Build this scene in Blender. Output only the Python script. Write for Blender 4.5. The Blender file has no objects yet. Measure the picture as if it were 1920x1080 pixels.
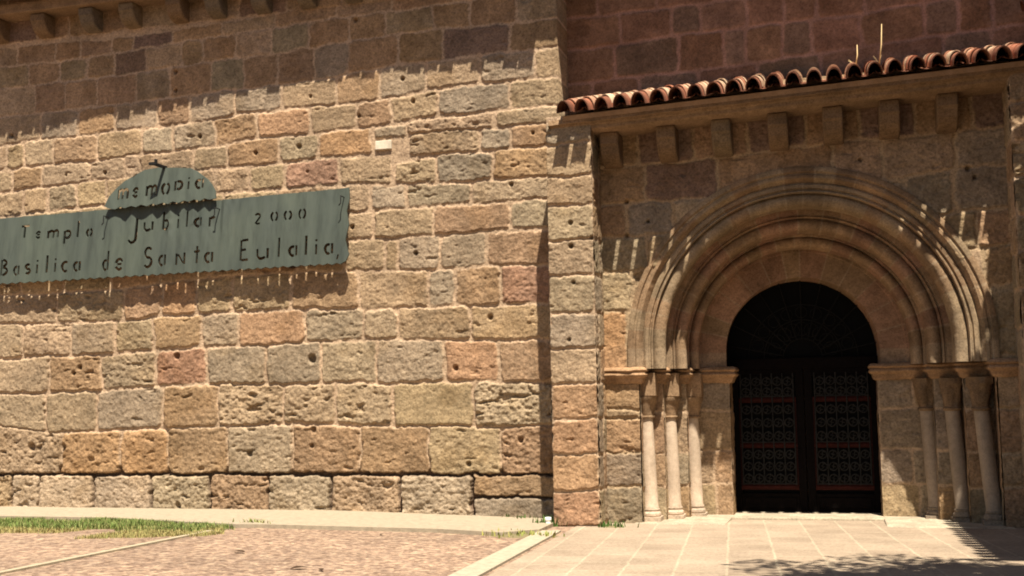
import bpy, math, random
import numpy as np
from math import sin, cos, radians, pi, tan, sqrt, atan2
from mathutils import Vector, Matrix
from mathutils.geometry import delaunay_2d_cdt

SC = bpy.context.scene
COL = SC.collection
random.seed(7)
RNG = np.random.default_rng(11)

# ------------------------------------------------------------------ camera
FPX = 2200.0
TH, PT, RO, D0 = radians(15.5), radians(5.25), radians(1.0), 14.5
_f0 = np.array([-sin(TH), cos(TH), 0]); _zz = np.array([0, 0, 1.0]); _r = np.array([cos(TH), sin(TH), 0])
FW = _f0*cos(PT) + _zz*sin(PT); _up = np.cross(_r, FW)
RT = _r*cos(RO) - _up*sin(RO); UP = _up*cos(RO) + _r*sin(RO)
CAM = np.array([0, -D0, 1.5435])

def ray(x, y): return FW*FPX + RT*(x-960) - UP*(y-540)
def on(x, y, Y=0.0):
    """point of the vertical plane Y=const seen at photo pixel x, y"""
    d = ray(x, y); return CAM + d*((Y-CAM[1])/d[1])

cam_d = bpy.data.cameras.new('camera'); cam = bpy.data.objects.new('camera', cam_d); COL.objects.link(cam)
M = Matrix.Identity(4)
for i in range(3):
    M[i][0] = RT[i]; M[i][1] = UP[i]; M[i][2] = -FW[i]; M[i][3] = CAM[i]
cam.matrix_world = M
cam_d.sensor_width = 36; cam_d.lens = 36*FPX/1920; cam_d.clip_end = 500; cam_d.clip_start = 0.05
SC.camera = cam

# ------------------------------------------------------------------ sky, sun, exposure
ELEV, AZ = radians(66), radians(26)           # sun in front of the facade, a little to its right
SUNDIR = Vector((sin(AZ)*cos(ELEV), -cos(AZ)*cos(ELEV), sin(ELEV)))
W = bpy.data.worlds.new('World'); SC.world = W; W.use_nodes = True
nt = W.node_tree; nt.nodes.clear()
sky = nt.nodes.new('ShaderNodeTexSky'); sky.sky_type = 'NISHITA'; sky.sun_disc = False
sky.sun_elevation = ELEV; sky.sun_rotation = atan2(SUNDIR.x, SUNDIR.y)
sky.dust_density = 1.0; sky.ozone_density = 0.6; sky.air_density = 1.0
bg = nt.nodes.new('ShaderNodeBackground'); bg.inputs[1].default_value = 0.05
wo = nt.nodes.new('ShaderNodeOutputWorld')
nt.links.new(sky.outputs[0], bg.inputs[0]); nt.links.new(bg.outputs[0], wo.inputs[0])
sd = bpy.data.lights.new('sun', 'SUN'); sd.energy = 5.0; sd.angle = radians(0.5); sd.color = (1, 0.93, 0.80)
sun = bpy.data.objects.new('sun', sd); COL.objects.link(sun)
sun.rotation_euler = SUNDIR.to_track_quat('Z', 'Y').to_euler(); sun.location = (3, -8, 12)
SC.view_settings.view_transform = 'Standard'; SC.view_settings.look = 'None'
SC.view_settings.exposure = 1.27; SC.view_settings.gamma = 1.0
SC.cycles.filter_width = 1.9                     # the soft lens of the video still

# ------------------------------------------------------------------ helpers
def lin(c):
    c = np.asarray(c, float)/255.0
    return np.where(c <= 0.04045, c/12.92, ((c+0.055)/1.055)**2.4)
KA = np.array([0.605, 0.63, 0.755])                # photo colour of sunlit stone -> base colour
def alb(c, k=1.0): return lin(c)*KA*k

def _hash(ix, iy, seed):
    h = (ix.astype(np.int64)*374761393 + iy.astype(np.int64)*668265263 + seed*1442695041) & 0xFFFFFFFF
    h = ((h ^ (h >> 13))*1274126177) & 0xFFFFFFFF
    h = h ^ (h >> 16)
    return (h & 0xFFFFFF)/float(0xFFFFFF)
def vn(x, y, seed=0):
    x = np.asarray(x, float); y = np.asarray(y, float)
    ix = np.floor(x); iy = np.floor(y); fx = x-ix; fy = y-iy
    ux = fx*fx*fx*(fx*(fx*6-15)+10); uy = fy*fy*fy*(fy*(fy*6-15)+10)
    a = _hash(ix, iy, seed); b = _hash(ix+1, iy, seed); c = _hash(ix, iy+1, seed); d = _hash(ix+1, iy+1, seed)
    return (a*(1-ux)+b*ux)*(1-uy) + (c*(1-ux)+d*ux)*uy
def fbm(x, y, seed=0, n=3):
    s = 0; a = 0.5; t = 0
    for k in range(n):
        s = s + a*vn(x, y, seed+k*17); t += a; x = x*2.03+5.1; y = y*2.03+9.7; a *= 0.5
    return s/t
def sm(a, b, x):
    t = np.clip((x-a)/(b-a+0.0), 0, 1); return t*t*(3-2*t)

def link(name, me, parent=None, mat=None):
    o = bpy.data.objects.new(name, me); COL.objects.link(o)
    if mat: me.materials.append(mat)
    if parent: o.parent = parent
    return o
def tag(o, label=None, cat=None, group=None, kind=None):
    if label: o['label'] = label
    if cat: o['category'] = cat
    if group: o['group'] = group
    if kind: o['kind'] = kind
    return o
def empty(name, loc=(0, 0, 0), rz=0):
    o = bpy.data.objects.new(name, None); COL.objects.link(o); o.location = loc; o.rotation_euler = (0, 0, rz)
    o.empty_display_size = 0.2; return o
def copy_tree(o, parent=None):
    c = o.copy(); COL.objects.link(c)
    if parent: c.parent = parent
    for ch in list(o.children): copy_tree(ch, c)
    return c

def mesh_np(name, V, F, mat, parent=None, col=None, smooth=True):
    V = np.asarray(V, np.float32); F = np.asarray(F, np.int32)
    me = bpy.data.meshes.new(name); n = F.shape[1]
    me.vertices.add(len(V)); me.vertices.foreach_set('co', V.ravel())
    me.loops.add(F.size); me.loops.foreach_set('vertex_index', F.ravel())
    me.polygons.add(len(F))
    me.polygons.foreach_set('loop_start', np.arange(0, F.size, n, dtype=np.int32))
    me.polygons.foreach_set('loop_total', np.full(len(F), n, np.int32))
    me.polygons.foreach_set('use_smooth', np.full(len(F), smooth, bool))
    if col is not None:
        a = me.color_attributes.new('Col', 'FLOAT_COLOR', 'POINT')
        c4 = np.ones((len(V), 4), np.float32); c4[:, :3] = col; a.data.foreach_set('color', c4.ravel())
    me.update(calc_edges=True); me.validate()
    return link(name, me, parent, mat)

class MB:
    """collects shapes of one mesh, with a base colour per vertex"""
    def __init__(s): s.v = []; s.f = []; s.c = []; s.col = (0.3, 0.25, 0.18)
    def add(s, vs, fs, col=None):
        b = len(s.v); s.v += [tuple(v) for v in vs]; s.f += [tuple(i+b for i in f) for f in fs]
        s.c += [tuple(col if col is not None else s.col)]*len(vs)
    def box(s, x0, x1, y0, y1, z0, z1, col=None, dz=0.0):
        vs = [(x, y, z + (dz if x == x1 else 0)) for z in (z0, z1) for y in (y0, y1) for x in (x0, x1)]
        s.add(vs, [(0, 1, 5, 4), (1, 3, 7, 5), (3, 2, 6, 7), (2, 0, 4, 6), (4, 5, 7, 6), (0, 2, 3, 1)], col)
    def tube(s, pts, r, n=8, col=None, cap=True):
        pts = [Vector(p) for p in pts]; rs = r if isinstance(r, (list, tuple)) else [r]*len(pts)
        vs = []; fs = []; ref = None
        for i, p in enumerate(pts):
            t = (pts[min(i+1, len(pts)-1)] - pts[max(i-1, 0)]).normalized()
            if ref is None: ref = t.orthogonal().normalized()
            u = (ref - t*ref.dot(t)).normalized(); ref = u; w = t.cross(u)
            for k in range(n):
                a = 2*pi*k/n; vs.append(p + (u*cos(a)+w*sin(a))*rs[i])
        for i in range(len(pts)-1):
            for k in range(n):
                fs.append((i*n+k, i*n+(k+1) % n, (i+1)*n+(k+1) % n, (i+1)*n+k))
        if cap: fs += [tuple(range(n-1, -1, -1)), tuple(range((len(pts)-1)*n, len(pts)*n))]
        s.add(vs, fs, col)
    def ring(s, c, R, r, n=14, m=4, col=None, a0=0, a1=2*pi):
        """a torus arc in the XZ plane"""
        vs = []; fs = []; full = abs(a1-a0-2*pi) < 1e-4; N = n if full else n+1
        for i in range(N):
            a = a0+(a1-a0)*i/n
            for k in range(m):
                b = 2*pi*k/m; q = R+r*cos(b)
                vs.append((c[0]+q*cos(a), c[1]+r*sin(b), c[2]+q*sin(a)))
        for i in range(n):
            j = (i+1) % N
            for k in range(m): fs.append((i*m+k, i*m+(k+1) % m, j*m+(k+1) % m, j*m+k))
        s.add(vs, fs, col)
    def lathe(s, base, top, prof, n=20, col=None, sq=0.0):
        """profile (t along the axis 0..1, radius) round a possibly leaning axis"""
        b = Vector(base); ax = Vector(top)-b; vs = []; fs = []
        for (t, r) in prof:
            for k in range(n):
                a = 2*pi*k/n; q = r
                if sq: q = r*(1+sq*(1/max(abs(cos(a)), abs(sin(a)))-1))
                vs.append(b+ax*t+Vector((q*cos(a), q*sin(a), 0)))
        m = len(prof)
        for i in range(m-1):
            for k in range(n): fs.append((i*n+k, i*n+(k+1) % n, (i+1)*n+(k+1) % n, (i+1)*n+k))
        fs += [tuple(range(n-1, -1, -1)), tuple(range((m-1)*n, m*n))]
        s.add(vs, fs, col)
    def extrude_profile(s, prof, path, col=None, closed=True):
        """prof: list of (out, z); path: list of (x,y,z) with mitred outward offsets (out = to the right of travel)"""
        P = [Vector(p) for p in path]; n = len(P); m = len(prof); vs = []; fs = []
        for i in range(n):
            d0 = (P[i]-P[max(i-1, 0)]); d1 = (P[min(i+1, n-1)]-P[i])
            if i == 0: d0 = d1
            if i == n-1: d1 = d0
            d0.z = d1.z = 0; d0.normalize(); d1.normalize()
            n0 = Vector((d0.y, -d0.x, 0)); n1 = Vector((d1.y, -d1.x, 0))
            b = n0+n1; b = b/max(b.dot(n0), 0.3)
            for (o, z) in prof: vs.append(P[i]+b*o+Vector((0, 0, z)))
        for i in range(n-1):
            for k in range(m if closed else m-1):
                fs.append((i*m+k, i*m+(k+1) % m, (i+1)*m+(k+1) % m, (i+1)*m+k))
        if closed: fs += [tuple(range(m-1, -1, -1)), tuple(range((n-1)*m, n*m))]
        s.add(vs, fs, col)
    def build(s, name, mat, parent=None, smooth=False, bevel=0, auto=None):
        me = bpy.data.meshes.new(name); me.from_pydata(s.v, [], s.f)
        a = me.color_attributes.new('Col', 'FLOAT_COLOR', 'POINT')
        c4 = np.ones((len(s.v), 4), np.float32); c4[:, :3] = np.array(s.c); a.data.foreach_set('color', c4.ravel())
        me.polygons.foreach_set('use_smooth', np.full(len(me.polygons), smooth, bool)); me.update()
        o = link(name, me, parent, mat)
        if smooth and auto:
            try: me.set_sharp_from_angle(angle=radians(auto))
            except Exception: pass
        if bevel:
            md = o.modifiers.new('bevel', 'BEVEL'); md.width = bevel; md.segments = 2; md.limit_method = 'ANGLE'; md.angle_limit = radians(40)
        return o

# ------------------------------------------------------------------ materials
def new_mat(name):
    m = bpy.data.materials.new(name); m.use_nodes = True; t = m.node_tree
    return m, t, t.nodes['Principled BSDF']
def N(t, typ, **kw):
    n = t.nodes.new(typ)
    for k, v in kw.items():
        if k.startswith('i_'): n.inputs[k[2:].replace('_', ' ')].default_value = v
        else: setattr(n, k, v)
    return n
def ramp(t, fac, stops):
    r = t.nodes.new('ShaderNodeValToRGB'); e = r.color_ramp.elements
    while len(e) < len(stops): e.new(0.5)
    for el, (p, c) in zip(e, stops): el.position = p; el.color = (*c, 1) if len(c) == 3 else c
    t.links.new(fac, r.inputs[0]); return r
def mixc(t, mode, fac, a, b):
    n = t.nodes.new('ShaderNodeMix'); n.data_type = 'RGBA'; n.blend_type = mode
    if isinstance(fac, (int, float)): n.inputs[0].default_value = fac
    else: t.links.new(fac, n.inputs[0])
    for s, i in ((a, 6), (b, 7)):
        if hasattr(s, 'links'): t.links.new(s, n.inputs[i])
        else: n.inputs[i].default_value = (*s, 1)
    return n.outputs[2]

def stone_mat(name, bump=0.5, fine=70, speck=0.35, rough=0.95, patch=0.22, dist=0.012):
    m, t, b = new_mat(name)
    tc = N(t, 'ShaderNodeTexCoord'); at = N(t, 'ShaderNodeVertexColor', layer_name='Col')
    def noise(sc, det=4, ro=0.6):
        n = N(t, 'ShaderNodeTexNoise'); n.inputs['Scale'].default_value = sc; n.inputs['Detail'].default_value = det
        n.inputs['Roughness'].default_value = ro; t.links.new(tc.outputs['Object'], n.inputs['Vector']); return n
    n1 = noise(3.2, 4); n2 = noise(fine, 3, 0.7); n3 = noise(16, 5, 0.7)
    r1 = ramp(t, n1.outputs['Fac'], [(0.3, (1-patch,)*3), (0.7, (1+patch*0.6,)*3)])
    r2 = ramp(t, n2.outputs['Fac'], [(0.33, (1-speck,)*3), (0.5, (1.0,)*3), (0.68, (1+speck*0.55,)*3)])
    r3 = ramp(t, n3.outputs['Fac'], [(0.3, (0.80, 0.78, 0.75)), (0.62, (1.06, 1.05, 1.03))])
    c = mixc(t, 'MULTIPLY', 1, at.outputs['Color'], r1.outputs[0]); c = mixc(t, 'MULTIPLY', 1, c, r2.outputs[0])
    c = mixc(t, 'MULTIPLY', 1, c, r3.outputs[0])
    t.links.new(c, b.inputs['Base Color']); b.inputs['Roughness'].default_value = rough; b.inputs['Specular IOR Level'].default_value = 0.15
    ad = N(t, 'ShaderNodeMath', operation='MULTIPLY_ADD'); ad.inputs[1].default_value = 0.5
    t.links.new(n2.outputs['Fac'], ad.inputs[0]); t.links.new(n3.outputs['Fac'], ad.inputs[2])
    bp = N(t, 'ShaderNodeBump'); bp.inputs['Strength'].default_value = bump; bp.inputs['Distance'].default_value = dist
    t.links.new(ad.outputs[0], bp.inputs['Height']); t.links.new(bp.outputs[0], b.inputs['Normal'])
    return m
M_ROUGH = stone_mat('rough_ashlar', 0.85, 38, 0.40, dist=0.016)
M_DRESS = stone_mat('dressed_granite', 0.6, 45, 0.34, patch=0.3)
M_MARBLE = stone_mat('worn_marble', 0.25, 60, 0.12, 0.7, 0.12)
M_TILE = stone_mat('clay_tile', 0.4, 55, 0.3, 0.75, 0.3)
M_PLAIN = stone_mat('plaster', 0.2, 90, 0.1)

def plain_mat(name, rgb, rough=0.6, metal=0.0, var=0.15, sc=9.0):
    m, t, b = new_mat(name)
    tc = N(t, 'ShaderNodeTexCoord'); n = N(t, 'ShaderNodeTexNoise'); n.inputs['Scale'].default_value = sc; n.inputs['Detail'].default_value = 5
    t.links.new(tc.outputs['Object'], n.inputs['Vector'])
    r = ramp(t, n.outputs['Fac'], [(0.3, tuple(np.array(rgb)*(1-var))), (0.7, tuple(np.array(rgb)*(1+var)))])
    t.links.new(r.outputs[0], b.inputs['Base Color']); b.inputs['Roughness'].default_value = rough; b.inputs['Metallic'].default_value = metal; b.inputs['Specular IOR Level'].default_value = 0.06 if sum(rgb) < 0.15 else 0.3
    bp = N(t, 'ShaderNodeBump'); bp.inputs['Strength'].default_value = 0.2; bp.inputs['Distance'].default_value = 0.01
    t.links.new(n.outputs['Fac'], bp.inputs['Height']); t.links.new(bp.outputs[0], b.inputs['Normal'])
    return m
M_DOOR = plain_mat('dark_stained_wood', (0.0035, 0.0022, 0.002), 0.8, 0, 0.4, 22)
M_RAIL = plain_mat('red_brown_wood', (0.032, 0.008, 0.006), 0.7, 0, 0.35, 22)
M_IRON = plain_mat('wrought_iron', (0.020, 0.019, 0.018), 0.6, 0.0, 0.4, 30)
M_FAN = plain_mat('blackened_iron', (0.010, 0.0095, 0.009), 0.8, 0, 0.3, 30)
M_STILE = plain_mat('dark_red_wood', (0.018, 0.005, 0.004), 0.6, 0, 0.3, 22)
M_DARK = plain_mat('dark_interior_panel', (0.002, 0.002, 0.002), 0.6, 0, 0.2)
M_LEAF = plain_mat('green_leaf', (0.07, 0.13, 0.025), 0.6, 0, 0.4, 3)
M_DRY = plain_mat('dry_grass', (0.62, 0.45, 0.22), 0.8, 0, 0.2, 6)
M_BARK = plain_mat('bark', (0.09, 0.065, 0.045), 0.9, 0, 0.3, 12)
M_DEAD = plain_mat('dead_leaf', (0.05, 0.03, 0.018), 0.8, 0, 0.3)
M_WHITE = plain_mat('white_plastic', (0.75, 0.74, 0.68), 0.5, 0, 0.08)

# patinated metal of the signs
def sign_mat():
    m, t, b = new_mat('grey_green_painted_metal')
    tc = N(t, 'ShaderNodeTexCoord'); mp = N(t, 'ShaderNodeMapping'); mp.inputs['Scale'].default_value = (5, 5, 0.7)
    t.links.new(tc.outputs['Object'], mp.inputs[0])
    n = N(t, 'ShaderNodeTexNoise'); n.inputs['Scale'].default_value = 2.2; n.inputs['Detail'].default_value = 6; n.inputs['Roughness'].default_value = 0.65
    t.links.new(mp.outputs[0], n.inputs['Vector'])
    n2 = N(t, 'ShaderNodeTexNoise'); n2.inputs['Scale'].default_value = 1.3; n2.inputs['Detail'].default_value = 3
    t.links.new(tc.outputs['Object'], n2.inputs['Vector'])
    k = 0.39
    r = ramp(t, n.outputs['Fac'], [(0.28, (0.118*k, 0.135*k, 0.112*k)), (0.5, (0.163*k, 0.19*k, 0.155*k)), (0.72, (0.19*k, 0.215*k, 0.175*k))])
    r2 = ramp(t, n2.outputs['Fac'], [(0.3, (0.85, 0.86, 0.9)), (0.7, (1.1, 1.1, 1.05))])
    t.links.new(mixc(t, 'MULTIPLY', 1, r.outputs[0], r2.outputs[0]), b.inputs['Base Color'])
    b.inputs['Roughness'].default_value = 0.62; b.inputs['Metallic'].default_value = 0.0; b.inputs['Specular IOR Level'].default_value = 0.12
    return m
M_SIGN = sign_mat()

# ------------------------------------------------------------------ ground
_gx = np.array([-14, -11.9, -6.5, -3.7, -3.2, -2.3, 2.5, 8]); _gz = np.array([0.03, 0.03, 0.02, -0.05, -0.05, -0.05, -0.05, -0.05])
def gz(X, Y): return np.interp(X, _gx, _gz) + np.maximum(-0.027*np.asarray(Y, float), -0.05)
def gpt(x, y):
    d = ray(x, y); t = (0-CAM[2])/d[2]
    for k in range(30):
        p = CAM+d*t; t = (gz(p[0], p[1])-CAM[2])/d[2]
    return CAM+d*t

def gravel_mat():
    m, t, b = new_mat('pinkish_gravel')
    tc = N(t, 'ShaderNodeTexCoord')
    v = N(t, 'ShaderNodeTexVoronoi'); v.inputs['Scale'].default_value = 26; t.links.new(tc.outputs['Object'], v.inputs['Vector'])
    n = N(t, 'ShaderNodeTexNoise'); n.inputs['Scale'].default_value = 11; n.inputs['Detail'].default_value = 6; n.inputs['Roughness'].default_value = 0.7
    t.links.new(tc.outputs['Object'], n.inputs['Vector'])
    n2 = N(t, 'ShaderNodeTexNoise'); n2.inputs['Scale'].default_value = 0.7; n2.inputs['Detail'].default_value = 4; t.links.new(tc.outputs['Object'], n2.inputs['Vector'])
    r = ramp(t, n.outputs['Fac'], [(0.33, (0.13, 0.088, 0.066)), (0.5, (0.245, 0.172, 0.127)), (0.66, (0.37, 0.28, 0.20))])
    rv = ramp(t, v.outputs['Color'], [(0.15, (0.62, 0.58, 0.55)), (0.5, (1, 1, 1)), (0.9, (1.35, 1.3, 1.2))])
    r2 = ramp(t, n2.outputs['Fac'], [(0.3, (0.82, 0.80, 0.78)), (0.7, (1.12, 1.08, 1.04))])
    c = mixc(t, 'MULTIPLY', 1, r.outputs[0], rv.outputs[0]); c = mixc(t, 'MULTIPLY', 1, c, r2.outputs[0])
    t.links.new(c, b.inputs['Base Color']); b.inputs['Roughness'].default_value = 1; b.inputs['Specular IOR Level'].default_value = 0.1
    bp = N(t, 'ShaderNodeBump'); bp.inputs['Strength'].default_value = 0.8; bp.inputs['Distance'].default_value = 0.02
    t.links.new(v.outputs['Distance'], bp.inputs['Height']); t.links.new(bp.outputs[0], b.inputs['Normal'])
    return m
def paver_mat():
    m, t, b = new_mat('granite_pavers')
    tc = N(t, 'ShaderNodeTexCoord'); mp = N(t, 'ShaderNodeMapping'); mp.inputs['Rotation'].default_value = (0, 0, radians(90-5)); mp.inputs['Location'].default_value = (0.13, 0.06, 0)
    t.links.new(tc.outputs['Object'], mp.inputs[0])
    br = N(t, 'ShaderNodeTexBrick'); br.offset = 0.37; br.squash = 1
    br.inputs['Scale'].default_value = 1; br.inputs['Brick Width'].default_value = 0.62; br.inputs['Row Height'].default_value = 0.425
    br.inputs['Mortar Size'].default_value = 0.013; br.inputs['Mortar Smooth'].default_value = 0.35
    br.inputs['Color1'].default_value = (0.265, 0.206, 0.150, 1); br.inputs['Color2'].default_value = (0.31, 0.245, 0.18, 1); br.inputs['Mortar'].default_value = (0.35, 0.29, 0.21, 1)
    dn = N(t, 'ShaderNodeTexNoise'); dn.inputs['Scale'].default_value = 5; dn.inputs['Detail'].default_value = 4; t.links.new(tc.outputs['Object'], dn.inputs['Vector'])
    vm = N(t, 'ShaderNodeVectorMath', operation='MULTIPLY_ADD'); vm.inputs[1].default_value = (0.045, 0.045, 0); t.links.new(dn.outputs['Color'], vm.inputs[0]); t.links.new(mp.outputs[0], vm.inputs[2])
    t.links.new(vm.outputs[0], br.inputs['Vector'])
    n = N(t, 'ShaderNodeTexNoise'); n.inputs['Scale'].default_value = 30; n.inputs['Detail'].default_value = 5; n.inputs['Roughness'].default_value = 0.75
    t.links.new(tc.outputs['Object'], n.inputs['Vector'])
    n2 = N(t, 'ShaderNodeTexNoise'); n2.inputs['Scale'].default_value = 1.6; n2.inputs['Detail'].default_value = 4; t.links.new(tc.outputs['Object'], n2.inputs['Vector'])
    r = ramp(t, n.outputs['Fac'], [(0.32, (0.72, 0.66, 0.60)), (0.52, (1, 1, 1)), (0.7, (1.22, 1.2, 1.15))])
    r2 = ramp(t, n2.outputs['Fac'], [(0.3, (0.84, 0.82, 0.8)), (0.7, (1.12, 1.1, 1.08))])
    c = mixc(t, 'MULTIPLY', 1, br.outputs['Color'], r.outputs[0]); c = mixc(t, 'MULTIPLY', 1, c, r2.outputs[0])
    t.links.new(c, b.inputs['Base Color']); b.inputs['Roughness'].default_value = 0.95; b.inputs['Specular IOR Level'].default_value = 0.15
    bp = N(t, 'ShaderNodeBump'); bp.inputs['Strength'].default_value = 0.5; bp.inputs['Distance'].default_value = 0.012
    t.links.new(n.outputs['Fac'], bp.inputs['Height']); t.links.new(bp.outputs[0], b.inputs['Normal'])
    return m
def concrete_mat(name, rgb):
    m, t, b = new_mat(name)
    tc = N(t, 'ShaderNodeTexCoord')
    n = N(t, 'ShaderNodeTexNoise'); n.inputs['Scale'].default_value = 14; n.inputs['Detail'].default_value = 7; n.inputs['Roughness'].default_value = 0.7
    t.links.new(tc.outputs['Object'], n.inputs['Vector'])
    c = np.array(rgb)
    r = ramp(t, n.outputs['Fac'], [(0.3, tuple(c*0.72)), (0.5, tuple(c)), (0.68, tuple(c*1.15))])
    t.links.new(r.outputs[0], b.inputs['Base Color']); b.inputs['Roughness'].default_value = 0.95; b.inputs['Specular IOR Level'].default_value = 0.15
    bp = N(t, 'ShaderNodeBump'); bp.inputs['Strength'].default_value = 0.5; bp.inputs['Distance'].default_value = 0.01
    t.links.new(n.outputs['Fac'], bp.inputs['Height']); t.links.new(bp.outputs[0], b.inputs['Normal'])
    return m

def sheet(name, outline_px, lift, mat, step=0.4, thick=0.0):
    """a paved area: outline traced on the sloping ground, gridded so that it follows it"""
    P = [gpt(*q) if len(q) == 2 else np.array(q, float) for q in outline_px]
    return sheet_xy(name, [(p[0], p[1]) for p in P], lift, mat, step, thick)
def sheet_xy(name, poly, lift, mat, step=0.4, thick=0.0):
    pts = []; n = len(poly)
    for i in range(n):
        a = np.array(poly[i]); b = np.array(poly[(i+1) % n]); k = max(1, int(np.linalg.norm(b-a)/step))
        for j in range(k): pts.append(tuple(a+(b-a)*j/k))
    nb = len(pts); edges = [(i, (i+1) % nb) for i in range(nb)]
    xs = [p[0] for p in pts]; ys = [p[1] for p in pts]
    for gx in np.arange(min(xs), max(xs), step):
        for gy in np.arange(min(ys), max(ys), step): pts.append((gx, gy))
    vo, eo, fo, *_ = delaunay_2d_cdt([Vector(p) for p in pts], edges, [list(range(nb))], 1, 1e-5)
    V = [(p.x, p.y, float(gz(p.x, p.y))+lift) for p in vo]; F = [tuple(f) for f in fo]
    if thick:
        cnt = {}
        for f in F:
            for i in range(len(f)):
                e = (f[i], f[(i+1) % len(f)]); cnt[e] = 1
        nv = len(V); V += [(x, y, z-thick) for x, y, z in V]
        for (a, b) in list(cnt):
            if (b, a) not in cnt: F.append((b, a, a+nv, b+nv))
    me = bpy.data.meshes.new(name); me.from_pydata(V, [], F); me.update()
    return tag(link(name, me, None, mat), kind='structure')

# ground to the horizon: one sheet, fine near the church, coarse far off
xs = np.concatenate([[-150, -60, -30], np.arange(-20, 10.1, 0.5), [20, 60, 150]])
ys = np.concatenate([[-150, -70, -35], np.arange(-22, 3.1, 0.5), [12, 60, 150]])
GX, GY = np.meshgrid(xs, ys); GZ = gz(np.clip(GX, -14, 8), np.clip(GY, -25, 2))
idx = np.arange(GX.size).reshape(GX.shape)
F = np.stack([idx[:-1, :-1], idx[:-1, 1:], idx[1:, 1:], idx[1:, :-1]], -1).reshape(-1, 4)
tag(mesh_np('ground', np.stack([GX, GY, GZ], -1).reshape(-1, 3), F, gravel_mat()), kind='structure')

YL, YB, YU = 0.20, -0.50, 0.80          # planes: nave wall, buttress fronts, upper wall
M_PALE = concrete_mat('pale_concrete', (0.33, 0.28, 0.20))
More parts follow.
